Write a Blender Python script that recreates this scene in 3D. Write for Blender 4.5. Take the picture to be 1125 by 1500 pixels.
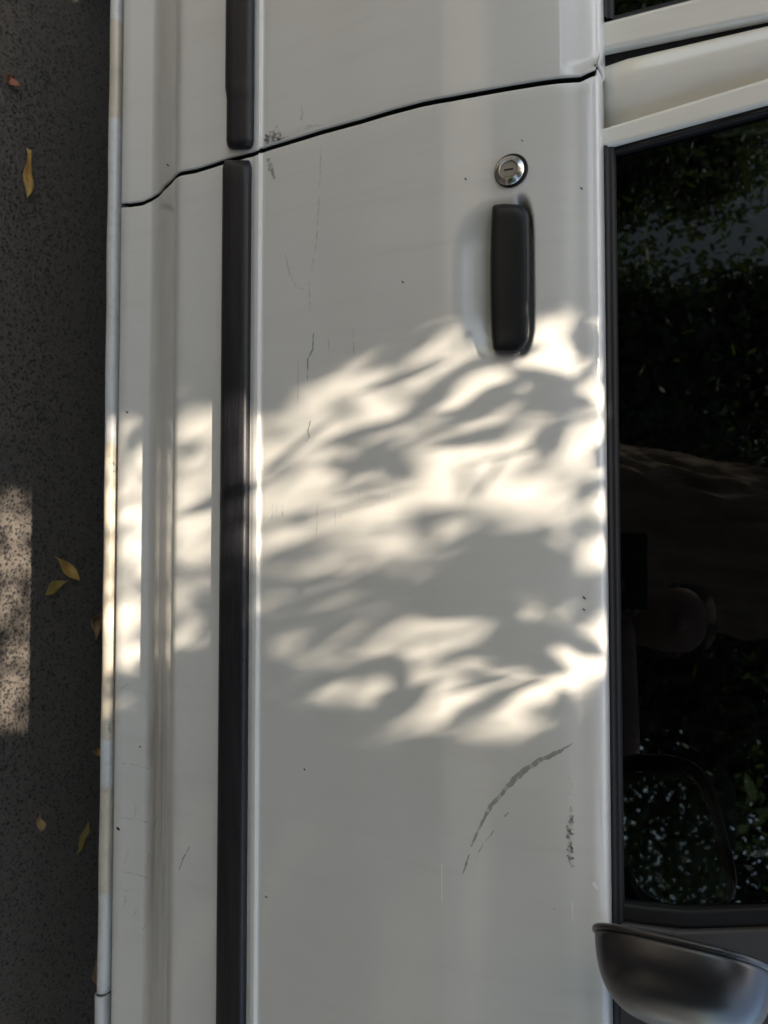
import bpy, bmesh, math, random
import numpy as np
from mathutils import Vector, Matrix
for o in list(bpy.data.objects): bpy.data.objects.remove(o)
scene = bpy.context.scene
COL = scene.collection
R = math.radians
random.seed(7); RNG = np.random.default_rng(7)

# ------------------------------------------------------------------ camera
# the photographer turned the phone on its side: picture-right is up in the world, picture-down is the car's front (+X)
PITCH, YAW, FPX = R(28.0), R(2.1), 1128.0
CAM = np.array([0.027, -0.74, 1.20])
F0 = np.array([0, math.cos(PITCH), -math.sin(PITCH)]); X0 = np.array([1.0, 0, 0])
RGT = np.array([0, math.sin(PITCH), math.cos(PITCH)])
FWD = math.cos(YAW) * F0 - math.sin(YAW) * X0
DWN = math.cos(YAW) * X0 + math.sin(YAW) * F0
cam_d = bpy.data.cameras.new('camera'); cam = bpy.data.objects.new('camera', cam_d); COL.objects.link(cam)
m = Matrix.Identity(4)
for i in range(3):
    m[i][0] = RGT[i]; m[i][1] = -DWN[i]; m[i][2] = -FWD[i]; m[i][3] = CAM[i]
cam.matrix_world = m
cam_d.sensor_fit = 'VERTICAL'; cam_d.sensor_height = 36.0; cam_d.lens = 36.0 * FPX / 1500.0
cam_d.clip_start = 0.01; cam_d.clip_end = 2000
scene.camera = cam
cam_d.dof.use_dof = True; cam_d.dof.focus_distance = 0.80; cam_d.dof.aperture_fstop = 8.0     # a phone lens focused on the door

# ------------------------------------------------------------------ light
SUN_DIR = np.array([0.25, 0.424, -1.0]); SUN_DIR /= np.linalg.norm(SUN_DIR)   # direction the light travels
w = bpy.data.worlds.new('World'); scene.world = w; w.use_nodes = True
nt = w.node_tree; nt.nodes.clear()
sky = nt.nodes.new('ShaderNodeTexSky'); sky.sky_type = 'NISHITA'; sky.sun_disc = False
S = -SUN_DIR
sky.sun_elevation = math.asin(S[2]); sky.sun_rotation = math.atan2(S[0], S[1])
sky.dust_density = 2.0; sky.air_density = 1.0
bg = nt.nodes.new('ShaderNodeBackground'); bg.inputs['Strength'].default_value = 0.15
wo = nt.nodes.new('ShaderNodeOutputWorld')
nt.links.new(sky.outputs[0], bg.inputs[0]); nt.links.new(bg.outputs[0], wo.inputs[0])
sd = bpy.data.lights.new('sun', 'SUN'); sd.energy = 4.1; sd.angle = R(0.53); sd.color = (1.0, 0.905, 0.855)
sun = bpy.data.objects.new('sun', sd); COL.objects.link(sun); sun.location = (-1, -3, 9)
sun.rotation_euler = Vector(SUN_DIR).to_track_quat('-Z', 'Y').to_euler()
scene.view_settings.view_transform = 'Standard'; scene.view_settings.look = 'None'
scene.view_settings.exposure = 1.6; scene.view_settings.gamma = 1.0
scene.view_settings.use_white_balance = True; scene.view_settings.white_balance_temperature = 7500; scene.view_settings.white_balance_tint = 6   # the phone balanced for open shade

# ------------------------------------------------------------------ helpers
def ray(px, py):
    return FWD + (px - 562.5) / FPX * RGT + (py - 750.0) / FPX * DWN
def on_y(px, py, y):
    d = ray(px, py); t = (y - CAM[1]) / d[1]; return CAM + t * d
def on_z(px, py, z):
    d = ray(px, py); t = (z - CAM[2]) / d[2]; return CAM + t * d

def link(o, parent=None):
    COL.objects.link(o)
    if parent: o.parent = parent
    return o
def smooth(me): me.polygons.foreach_set('use_smooth', [True] * len(me.polygons))
def fast(name, V, F, mat, parent=None, sm=True):
    V = np.asarray(V, dtype=np.float32); F = np.asarray(F, dtype=np.int32); k = F.shape[1]
    me = bpy.data.meshes.new(name)
    me.vertices.add(len(V)); me.vertices.foreach_set('co', V.ravel())
    me.loops.add(F.size); me.loops.foreach_set('vertex_index', F.ravel())
    me.polygons.add(len(F)); me.polygons.foreach_set('loop_start', np.arange(0, F.size, k, dtype=np.int32))
    me.update(calc_edges=True)
    if sm: smooth(me)
    me.materials.append(mat)
    return link(bpy.data.objects.new(name, me), parent)
def mesh(name, V, F, mat, parent=None, sm=False, bev=0):
    me = bpy.data.meshes.new(name); me.from_pydata([tuple(v) for v in V], [], [tuple(f) for f in F])
    bm = bmesh.new(); bm.from_mesh(me); bmesh.ops.recalc_face_normals(bm, faces=bm.faces)
    if bev: bmesh.ops.bevel(bm, geom=list(bm.edges), offset=bev, segments=2, profile=0.6, affect='EDGES', clamp_overlap=True)
    bm.to_mesh(me); bm.free()
    if sm: smooth(me)
    me.materials.append(mat)
    return link(bpy.data.objects.new(name, me), parent)
def grid_faces(n, mcols):
    a = np.arange(n * mcols).reshape(n, mcols)
    return np.stack([a[:-1, :-1], a[:-1, 1:], a[1:, 1:], a[1:, :-1]], -1).reshape(-1, 4)
def grid(name, P, mat, parent=None, sm=True, flip=False):
    P = np.asarray(P); F = grid_faces(P.shape[0], P.shape[1])
    if flip: F = F[:, ::-1]
    return fast(name, P.reshape(-1, 3), F, mat, parent, sm)
def box(name, c, s, mat, parent=None, bev=0.0, rot=None, sm=False):
    hx, hy, hz = s[0] / 2, s[1] / 2, s[2] / 2
    V = [Vector((x, y, z)) for x in (-hx, hx) for y in (-hy, hy) for z in (-hz, hz)]
    if rot is not None: V = [Matrix.Rotation(rot[0], 3, rot[1]) @ v for v in V]
    V = [v + Vector(c) for v in V]
    F = [(0, 1, 3, 2), (4, 6, 7, 5), (0, 4, 5, 1), (2, 3, 7, 6), (0, 2, 6, 4), (1, 5, 7, 3)]
    return mesh(name, V, F, mat, parent, sm, bev)
def tube(name, pts, rad, mat, parent=None, n=12, closed=False):
    pts = [Vector(p) for p in pts]; N = len(pts)
    rad = rad if hasattr(rad, '__len__') else [rad] * N
    V = []; up = Vector((0.13, 0.31, 0.94))
    for i, p in enumerate(pts):
        a = pts[(i - 1) % N] if (closed or i > 0) else p
        b = pts[(i + 1) % N] if (closed or i < N - 1) else p
        t = (b - a).normalized(); u = t.cross(up)
        if u.length < 1e-3: u = t.cross(Vector((1, 0, 0)))
        u.normalize(); v = t.cross(u)
        for k in range(n):
            q = 2 * math.pi * k / n; V.append(p + (u * math.cos(q) + v * math.sin(q)) * rad[i])
    F = []
    for i in range(N if closed else N - 1):
        j = (i + 1) % N
        for k in range(n):
            F.append((i * n + k, i * n + (k + 1) % n, j * n + (k + 1) % n, j * n + k))
    if not closed: F += [tuple(range(n))[::-1], tuple(range((N - 1) * n, N * n))]
    return mesh(name, V, F, mat, parent, True)
def empty(name, loc, label, cat, group=None):
    o = bpy.data.objects.new(name, None); o.empty_display_size = 0.1; COL.objects.link(o); o.location = loc
    o['label'] = label; o['category'] = cat
    if group: o['group'] = group
    return o
def tag(o, label, cat, group=None):
    o['label'] = label; o['category'] = cat
    if group: o['group'] = group
    return o
def adopt(parent):                      # keep world place of parts when the root Empty stands elsewhere
    bpy.context.view_layer.update()
    inv = parent.matrix_world.inverted()
    for ch in parent.children: ch.matrix_parent_inverse = inv

# ------------------------------------------------------------------ materials
class N:
    def __init__(s, name):
        s.m = bpy.data.materials.new(name); s.m.use_nodes = True; s.t = s.m.node_tree
        s.b = s.t.nodes['Principled BSDF']; s.out = s.t.nodes['Material Output']
        s.tc = s.t.nodes.new('ShaderNodeTexCoord').outputs['Object']
    def l(s, a, b): s.t.links.new(a, b)
    def noise(s, scale, detail=4, rough=0.55, vec=None, stretch=None):
        n = s.t.nodes.new('ShaderNodeTexNoise'); n.inputs['Scale'].default_value = scale
        n.inputs['Detail'].default_value = detail; n.inputs['Roughness'].default_value = rough
        v = vec or s.tc
        if stretch:
            mp = s.t.nodes.new('ShaderNodeMapping'); mp.inputs['Scale'].default_value = stretch; s.l(v, mp.inputs[0]); v = mp.outputs[0]
        s.l(v, n.inputs['Vector']); return n.outputs['Fac']
    def voro(s, scale, feature='F1', out='Distance', rnd=1.0):
        n = s.t.nodes.new('ShaderNodeTexVoronoi'); n.feature = feature; n.inputs['Scale'].default_value = scale
        n.inputs['Randomness'].default_value = rnd; s.l(s.tc, n.inputs['Vector']); return n.outputs[out]
    def ramp(s, fac, stops):
        n = s.t.nodes.new('ShaderNodeValToRGB'); e = n.color_ramp.elements
        while len(e) < len(stops): e.new(0.5)
        for el, (p, c) in zip(e, stops):
            el.position = p; el.color = (c, c, c, 1) if not hasattr(c, '__len__') else (*c, 1)
        s.l(fac, n.inputs[0]); return n.outputs[0]
    def math(s, op, a, b=None, clamp=False):
        n = s.t.nodes.new('ShaderNodeMath'); n.operation = op; n.use_clamp = clamp
        for i, x in enumerate((a, b)):
            if x is None: continue
            if hasattr(x, 'links'): s.l(x, n.inputs[i])
            else: n.inputs[i].default_value = x
        return n.outputs[0]
    def mix(s, fac, a, b):
        n = s.t.nodes.new('ShaderNodeMix'); n.data_type = 'RGBA'
        for sock, x in ((n.inputs[0], fac), (n.inputs[6], a), (n.inputs[7], b)):
            if hasattr(x, 'links'): s.l(x, sock)
            elif hasattr(x, '__len__'): sock.default_value = (*x, 1)
            else: sock.default_value = x
        return n.outputs[2]
    def sep(s):
        n = s.t.nodes.new('ShaderNodeSeparateXYZ'); s.l(s.tc, n.inputs[0]); return n.outputs
    def band(s, v, a, b, soft):         # 1 between a and b with soft shoulders
        u = s.math('MULTIPLY', s.math('SUBTRACT', v, a), 1 / soft, True)
        d = s.math('MULTIPLY', s.math('SUBTRACT', b, v), 1 / soft, True)
        return s.math('MULTIPLY', u, d)
    def bump(s, h, strength, dist, prev=None):
        n = s.t.nodes.new('ShaderNodeBump'); n.inputs['Strength'].default_value = strength; n.inputs['Distance'].default_value = dist
        s.l(h, n.inputs['Height'])
        if prev: s.l(prev, n.inputs['Normal'])
        return n.outputs[0]
    def set(s, color=None, rough=None, normal=None, **kw):
        for k, v in (('Base Color', color), ('Roughness', rough), ('Normal', normal)):
            if v is None: continue
            if hasattr(v, 'links'): s.l(v, s.b.inputs[k])
            elif hasattr(v, '__len__'): s.b.inputs[k].default_value = (*v, 1)
            else: s.b.inputs[k].default_value = v
        for k, v in kw.items():
            k = k.replace('_', ' ')
            if hasattr(v, 'links'): s.l(v, s.b.inputs[k])
            else: s.b.inputs[k].default_value = v
        return s.m

def plain(name, col, rough=0.5, var=0.15, scale=40, bump=0.0, **kw):
    n = N(name); f = n.noise(scale, 5)
    c = n.mix(f, tuple(x * (1 - var) for x in col), tuple(min(1, x * (1 + var)) for x in col))
    nm = n.bump(n.noise(scale * 6, 4), bump, 0.002) if bump else None
    return n.set(c, rough, nm, **kw)

def paint_mat(name, col, channel=False):
    n = N(name); x, y, z = n.sep()
    big = n.noise(2.3, 3); fine = n.noise(55, 6, 0.7)
    c = n.mix(big, tuple(v * 0.96 for v in col), tuple(v * 1.03 for v in col))
    film = n.math('MULTIPLY', n.ramp(n.noise(9, 6, 0.65, stretch=(1.0, 1.0, 0.35)), [(0.45, 0.0), (0.8, 1.0)]), 0.13)
    c = n.mix(film, c, (0.42, 0.39, 0.32))
    run = n.math('MULTIPLY', n.ramp(n.noise(12, 5, 0.7, stretch=(5.0, 1, 0.35)), [(0.52, 0.0), (0.78, 1.0)]), 0.13)
    c = n.mix(run, c, (0.36, 0.33, 0.27))
    specks = n.ramp(n.voro(34), [(0.0, 1.0), (0.018, 1.0), (0.028, 0.0)])
    keep = n.ramp(n.noise(6, 2), [(0.62, 0.0), (0.66, 1.0)])
    c = n.mix(n.math('MULTIPLY', n.math('MULTIPLY', specks, keep), 0.75), c, (0.06, 0.05, 0.04))
    rough = n.math('ADD', n.math('MULTIPLY', fine, 0.18), 0.30)
    if channel:
        # road dirt caught in the tuck of the door, and run marks below it
        zz = n.math('ADD', z, n.math('MULTIPLY', n.math('SUBTRACT', n.noise(14, 3), 0.5), 0.02))
        b = n.band(zz, CH0, CH1, 0.018)
        st = n.noise(16, 7, 0.75, stretch=(0.35, 1.0, 5.0))
        fx = n.ramp(x, [(0.0, 0.25), (0.12, 0.55), (0.34, 1.0), (0.62, 0.35)])
        dm = n.math('MULTIPLY', n.math('MULTIPLY', b, n.ramp(st, [(0.30, 0.15), (0.62, 1.0)])), fx)
        c = n.mix(dm, c, (0.24, 0.19, 0.125))
        low = n.band(z, CH0 - 0.20, CH0 + 0.02, 0.03)
        grime = n.ramp(n.noise(30, 8, 0.8, stretch=(2.2, 1, 0.6)), [(0.60, 0.0), (0.74, 1.0)])
        c = n.mix(n.math('MULTIPLY', n.math('MULTIPLY', low, grime), n.math('MULTIPLY', fx, 0.45)), c, (0.16, 0.15, 0.12))
        rough = n.math('ADD', rough, n.math('MULTIPLY', b, 0.15))
    nm = n.bump(n.noise(420, 2), 0.035, 0.0006)
    nm = n.bump(n.noise(7, 2), 0.06, 0.01, nm)
    return n.set(c, rough, nm, Coat_Weight=0.9, Coat_Roughness=0.10, Coat_IOR=1.5)

# ------------------------------------------------------------------ the car's side, as one cross-section
# (position across the picture at mid height, millimetres outward); the picture position fixes the height once depth is chosen
PROF = [(172, -39), (178, -38.5), (192, -41), (212, -46), (218, -47.5), (226, -46), (233, -40), (240, -29), (246, -17), (251, -7.5), (255, -3), (260, -1.0), (272, -0.2),
        (300, 0), (322, 0.5), (366, 0.5), (371, 1.4), (376, 1.2), (379.5, -2.2), (382.5, -3.6), (387, -2.6), (394, -2.0), (450, 0.5), (560, 4.5), (640, 4.5),
        (660, 3.8), (720, 0.5), (780, -4.5), (820, -9), (828, -10.2), (850, -14.5), (868, -17.8), (878, -20.8), (884, -24.6), (887.5, -32), (889.5, -42), (890.5, -52)]
def pchip(x, y):
    x = np.array(x, float); y = np.array(y, float); h = np.diff(x); d = np.diff(y) / h; mm = np.zeros_like(y)
    for i in range(1, len(x) - 1):
        if d[i - 1] * d[i] > 0:
            w1 = 2 * h[i] + h[i - 1]; w2 = h[i] + 2 * h[i - 1]; mm[i] = (w1 + w2) / (w1 / d[i - 1] + w2 / d[i])
    mm[0] = d[0]; mm[-1] = d[-1]
    def f(q):
        q = np.clip(np.asarray(q, float), x[0], x[-1]); i = np.clip(np.searchsorted(x, q) - 1, 0, len(x) - 2)
        t = (q - x[i]) / h[i]
        return (y[i] * (1 + 2 * t) * (1 - t) ** 2 + mm[i] * h[i] * t * (1 - t) ** 2 + y[i + 1] * t * t * (3 - 2 * t) + mm[i + 1] * h[i] * t * t * (t - 1))
    return f
out_f = pchip([p[0] for p in PROF], [p[1] / 1000 for p in PROF])
def prof_z(ix, prot=0.0): return on_y(ix, 750.0, -(float(out_f(ix)) + prot))[2]
SX = np.unique(np.concatenate([np.arange(172, 215, 3.0), np.arange(213, 272, 1.5), np.arange(272, 362, 4.0), np.arange(362, 396, 1.0),
                               np.arange(396, 815, 3.5), np.arange(815, 891, 1.5), [890.5]]))
PZ = np.array([prof_z(s) for s in SX]); PY = -out_f(SX)            # z and y of the sheet metal
tz = np.gradient(PZ); ty = np.gradient(PY); ln = np.hypot(tz, ty)
NY, NZ = -tz / ln, ty / ln                                         # outward normal in the y,z plane
CH0, CH1 = prof_z(218), prof_z(252)
Z_BELT = PZ[-1]
def y_at(z): return float(np.interp(z, PZ, PY))
def hit(px, py, lift=0.0):              # where the line of sight meets the sheet metal
    d = ray(px, py); best = None
    ts = np.linspace(0.5, 1.6, 1400); P = CAM[None] + ts[:, None] * d[None]
    yy = np.interp(P[:, 2], PZ, PY) - lift
    k = np.argmax(P[:, 1] > yy)
    t0, t1 = ts[k - 1], ts[k]; a = P[k - 1, 1] - yy[k - 1]; b = P[k, 1] - yy[k]
    t = t0 + (t1 - t0) * (-a / (b - a)); return CAM + t * d

PAINT = paint_mat('white_car_paint', (0.66, 0.655, 0.615), channel=True)
PAINT_F = paint_mat('ivory_frame_paint', (0.77, 0.735, 0.65))
RUBBER = plain('black_rubber', (0.010, 0.010, 0.011), 0.5, 0.2, 120, Specular_IOR_Level=0.25)
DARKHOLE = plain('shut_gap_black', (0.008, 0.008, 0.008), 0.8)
def plastic_mat():
    n = N('weathered_black_plastic'); st = n.noise(30, 6, 0.7, stretch=(0.25, 1, 9.0))
    c = n.mix(n.ramp(st, [(0.4, 0.0), (0.75, 1.0)]), (0.008, 0.0088, 0.0115), (0.026, 0.026, 0.029))
    c = n.mix(n.ramp(n.noise(400, 2), [(0.60, 0.0), (0.75, 0.5)]), c, (0.05, 0.047, 0.047))
    nm = n.bump(st, 0.25, 0.0008)
    return n.set(c, n.math('ADD', n.math('MULTIPLY', st, 0.25), 0.30), nm, Specular_IOR_Level=0.36)
TRIM = plastic_mat()
HANDLE = plain('satin_black_plastic', (0.007, 0.0085, 0.010), 0.38, 0.15, 90, bump=0.05, Specular_IOR_Level=0.32)
CHROME = plain('worn_chrome', (0.62, 0.60, 0.57), 0.22, 0.1, 200, Metallic=1.0)
STEEL_D = plain('dull_lock_steel', (0.30, 0.29, 0.27), 0.34, 0.15, 300, Metallic=1.0)

# ------------------------------------------------------------------ ground
def asphalt_mat():
    n = N('pitted_asphalt')
    pit = n.voro(132, 'F1'); pit2 = n.voro(210, 'F1'); nz = n.noise(26, 6, 0.7); wob = n.noise(90, 5, 0.7)
    a = n.ramp(n.math('ADD', pit, n.math('MULTIPLY', n.math('SUBTRACT', wob, 0.5), 0.9)), [(0.16, 0.0), (0.42, 1.0)])
    b = n.ramp(n.math('ADD', pit2, n.math('MULTIPLY', n.math('SUBTRACT', wob, 0.5), 0.7)), [(0.05, 0.2), (0.45, 1.0)])
    h = n.math('MULTIPLY', a, b)
    c = n.mix(nz, (0.052, 0.046, 0.041), (0.115, 0.098, 0.084))
    c = n.mix(n.ramp(n.noise(3.0, 3), [(0.35, 0.0), (0.7, 0.4)]), c, (0.10, 0.088, 0.07))
    c = n.mix(h, (0.016, 0.015, 0.015), c)
    sp = n.ramp(n.voro(150, 'F1'), [(0.0, 1.0), (0.05, 1.0), (0.09, 0.0)])
    c = n.mix(n.math('MULTIPLY', sp, n.ramp(n.noise(19, 2), [(0.64, 0.0), (0.7, 0.8)])), c, (0.33, 0.31, 0.28))
    nm = n.bump(h, 0.9, 0.004); nm = n.bump(n.noise(300, 5, 0.7), 0.6, 0.0015, nm)
    return n.set(c, 0.72, nm)
g = mesh('asphalt_ground', [(-150, -150, 0), (150, -150, 0), (150, 150, 0), (-150, 150, 0)], [(0, 1, 2, 3)], asphalt_mat())
g['kind'] = 'structure'

CONC = plain('pale_concrete', (0.25, 0.23, 0.20), 0.9, 0.12, 5, bump=0.2)
pv = mesh('pavement', [(-60, -5.2, 0.0), (60, -5.2, 0.0), (60, -2.62, 0.0), (-60, -2.62, 0.0), (-60, -5.2, 0.12), (60, -5.2, 0.12), (60, -2.62, 0.12), (-60, -2.62, 0.12)], [(4, 5, 6, 7), (3, 2, 6, 7), (0, 1, 5, 4), (0, 3, 7, 4), (1, 2, 6, 5)], CONC); pv['kind'] = 'structure'
kb = mesh('kerb', [(-60, -2.617, -0.02), (60, -2.617, -0.02), (60, -2.47, -0.02), (-60, -2.47, -0.02), (-60, -2.617, 0.124), (60, -2.617, 0.124), (60, -2.49, 0.124), (-60, -2.49, 0.124)], [(4, 5, 6, 7), (3, 2, 6, 7), (0, 1, 5, 4), (0, 3, 7, 4), (1, 2, 6, 5)], CONC); kb['kind'] = 'structure'
# ------------------------------------------------------------------ the car
car = empty('parked_car', (0.15, 0.82, 0.0), 'old white right-hand-drive car with black rub strips, dappled by leaf shadow, parked on asphalt', 'car')
CARP = []
def part(o): o.parent = car; CARP.append(o); return o

SHUT = [(172, 301), (190, 300), (208, 297.5), (225, 289), (240, 275), (252, 264), (285, 250), (330, 236), (362, 227), (372, 224.5), (378, 222),
        (384, 219.5), (420, 208.5), (470, 193), (529, 177), (575, 163), (619, 151.5), (660, 144), (716, 133.5), (800, 119.5), (850, 115), (878, 114.5), (884, 117), (887, 121), (889.3, 127)]
sh = np.array([hit(*p) for p in SHUT]); o_ = np.argsort(sh[:, 2]); sh = sh[o_]
def x_shut(z): return np.interp(z, sh[:, 2], sh[:, 0])
X_FRONT = 0.80
# finger scoop behind the door handle, outline in sheet-metal coordinates
ra = hit(660, 410); rb = hit(783, 410); r0 = hit(722, 288); r1 = hit(722, 530)
RZ0, RZ1, RX0, RX1 = ra[2], rb[2], r0[0], r1[0]
def scoop(X, Z):
    u = (Z - RZ0) / (RZ1 - RZ0); v = (X - RX0) / (RX1 - RX0) * 2 - 1
    du = np.where(u < 0.8, (0.8 - u) / 0.8, (u - 0.8) / 0.2)
    rho = (np.abs(du) ** 2.6 + np.abs(v) ** 4.5) ** (1 / 2.6)
    k = np.clip((1 - rho) / np.where(u < 0.8, 0.8, 0.35), 0, 1)
    return 0.022 * k * k * (3 - 2 * k)
def skin_panel(name, xa, xb, ncol, mat, parent, edge_a=True, edge_b=True, cut=None, dents=None, cols=None, zmax=None):
    rows = len(SX)
    t = np.linspace(0, 1, ncol) if cols is None else cols
    XA = np.array([xa(z) for z in PZ]); XB = np.array([xb(z) for z in PZ])
    G = []
    def col(X, dep):
        return np.stack([X, PY - NY * dep, PZ - NZ * dep], -1)
    if edge_a:
        for dx, dep in ((0.0004, 0.016), (0.0, 0.0025), (0.0003, 0.0010), (0.0011, 0.0002)): G.append(col(XA + dx, dep))
    for i, q in enumerate(t):
        lo = 0.0022 if edge_a else 0; hi = 0.0022 if edge_b else 0
        X = (XA + lo) + q * ((XB - hi) - (XA + lo))
        dep = dents(X, PZ) if dents else np.zeros(rows)
        c = col(X, 0.0); c[:, 1] += dep
        G.append(c)
    if edge_b:
        for dx, dep in ((0.0011, 0.0002), (0.0003, 0.0010), (0.0, 0.0025), (0.0004, 0.016)): G.append(col(XB - dx, dep))
    G = np.array(G).transpose(1, 0, 2)                              # rows x columns x 3
    low = G[0].copy(); l1 = low.copy(); l1[:, 2] -= 0.0012; l1[:, 1] += 0.0022; l2 = low.copy(); l2[:, 1] += 0.03; l2[:, 2] += 0.004
    G = np.concatenate([l2[None], l1[None], G], 0)
    F = grid_faces(G.shape[0], G.shape[1])
    if cut is not None:
        ctr = G.reshape(-1, 3)[F].mean(1); F = F[~cut(ctr)]
    o = fast(name, G.reshape(-1, 3), F[:, ::-1], mat, parent)
    o.data.materials.append(DARKHOLE); nc = G.shape[1]; fc = F[:, 0] % nc          # the shut faces and lower return are black
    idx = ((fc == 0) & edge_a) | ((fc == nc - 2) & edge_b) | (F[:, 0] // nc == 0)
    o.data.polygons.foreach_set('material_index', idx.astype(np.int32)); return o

GAP = 0.0028
cols_f = np.unique(np.concatenate([np.linspace(0, 0.04, 6), np.linspace(0.04, 0.30, 110), np.linspace(0.30, 1, 90)]))
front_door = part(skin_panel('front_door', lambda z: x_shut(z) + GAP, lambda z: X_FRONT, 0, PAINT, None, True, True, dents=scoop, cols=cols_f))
front_door['label'] = 'white front door with keyhole, black pull handle and scuffed paint'
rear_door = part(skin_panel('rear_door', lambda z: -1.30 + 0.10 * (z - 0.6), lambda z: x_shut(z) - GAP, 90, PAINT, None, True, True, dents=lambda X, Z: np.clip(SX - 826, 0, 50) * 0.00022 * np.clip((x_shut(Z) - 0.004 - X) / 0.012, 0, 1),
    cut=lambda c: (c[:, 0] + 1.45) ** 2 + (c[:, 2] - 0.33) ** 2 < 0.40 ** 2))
def arch(cx): return lambda c: (c[:, 0] - cx) ** 2 + (c[:, 2] - 0.33) ** 2 < 0.40 ** 2
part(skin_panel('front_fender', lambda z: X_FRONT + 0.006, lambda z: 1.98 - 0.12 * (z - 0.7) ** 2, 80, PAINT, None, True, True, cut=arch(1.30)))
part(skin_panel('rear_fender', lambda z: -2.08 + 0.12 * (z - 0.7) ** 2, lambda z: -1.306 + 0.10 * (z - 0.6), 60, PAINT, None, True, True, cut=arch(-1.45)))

# dark jamb behind the shut line
zz = np.linspace(PZ[0] - 0.01, Z_BELT - 0.01, 70)
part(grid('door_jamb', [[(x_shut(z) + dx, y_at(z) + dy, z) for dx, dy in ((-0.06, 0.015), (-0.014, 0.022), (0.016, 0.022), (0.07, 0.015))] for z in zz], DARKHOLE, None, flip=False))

# sill: a rolled steel edge under the doors
def sill_mat():
    n = N('chipped_sill_paint'); x, y, z = n.sep()
    wob = n.math('MULTIPLY', n.math('SUBTRACT', n.noise(24, 5), 0.5), 0.05); xx = n.math('ADD', x, wob)
    def X(py): return float(on_y(160, py, 0.04)[0])
    mk = None
    for a, b in ((35, 182), (655, 1080), (1150, 1312)):
        q = n.band(xx if b != 182 and b != 1312 else x, X(a), X(b), 0.006); mk = q if mk is None else n.math('MAXIMUM', mk, q)
    up = n.math('GREATER_THAN', n.math('ADD', z, n.math('MULTIPLY', n.math('SUBTRACT', n.noise(60, 4), 0.5), 0.012)), SILL_Z - 0.011)
    mk = n.math('MULTIPLY', mk, n.math('MAXIMUM', up, 0.35))
    c = n.mix(n.noise(20, 4), (0.50, 0.51, 0.50), (0.64, 0.65, 0.63))
    c = n.mix(n.math('MULTIPLY', mk, 0.85), c, (0.55, 0.48, 0.36))
    c = n.mix(n.ramp(n.noise(35, 7, 0.75), [(0.5, 0.0), (0.75, 0.45)]), c, (0.30, 0.27, 0.22))
    ch = n.ramp(n.noise(75, 6, 0.7, stretch=(0.6, 1, 1)), [(0.60, 0.0), (0.66, 1.0)])
    rg = n.math('MAXIMUM', n.math('MAXIMUM', n.band(x, X(640), X(770), 0.02), n.band(x, X(870), X(1180), 0.05)), n.math('MAXIMUM', n.band(x, X(-60), X(50), 0.02), n.band(x, X(290), X(325), 0.01)))
    c = n.mix(n.math('MULTIPLY', n.math('MULTIPLY', ch, rg), 0.85), c, (0.05, 0.04, 0.035))
    return n.set(c, 0.42, n.bump(n.noise(50, 4), 0.15, 0.002), Coat_Weight=0.35, Coat_Roughness=0.15)
SILL_Y = -float(out_f(172)) + 0.002
SILL_Z = on_y(167.5, 750, SILL_Y)[2]; SILL_B = on_y(152.5, 750, SILL_Y - 0.003)[2]
SILLM = sill_mat()
def sill_piece(name, xa, xb, lower=0.0):
    h = (SILL_Z - SILL_B) / 2; zc = (SILL_Z + SILL_B) / 2 - lower; pr = []
    pr.append((SILL_Y + 0.05, SILL_Z - 0.004 - lower))
    for k in range(11):
        q = math.pi * (0.5 + k / 10); pr.append((SILL_Y - 0.001 + 0.0075 * math.cos(q), zc + h * math.sin(q)))
    pr += [(SILL_Y + 0.012, SILL_B + 0.001 - lower), (SILL_Y + 0.05, SILL_B + 0.02), (SILL_Y + 0.14, SILL_B + 0.03), (SILL_Y + 0.15, SILL_B + 0.10)]
    xs = np.linspace(xa, xb, 160); G = []
    for y, z in pr:
        G.append([(x, y + 0.0004 * math.sin(x * 37) * (z < SILL_Z - .002), z + 0.0006 * math.sin(x * 6.1 + 1) * (z < zc)) for x in xs])
    o = grid(name, G, SILLM, None, flip=False)
    e = o.modifiers.new('edge', 'SOLIDIFY'); e.thickness = 0.0015; e.offset = 1
    return part(o)
XS = float(on_y(150, 1453, SILL_Y)[0])
sill_piece('sill', -1.08, XS - 0.0025)
sill_piece('sill_end', XS + 0.0025, 0.90, lower=0.004)
part(box('underbody', (0.0, 0.85, 0.40), (3.4, 1.35, 0.10), DARKHOLE, None, 0.01))

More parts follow.
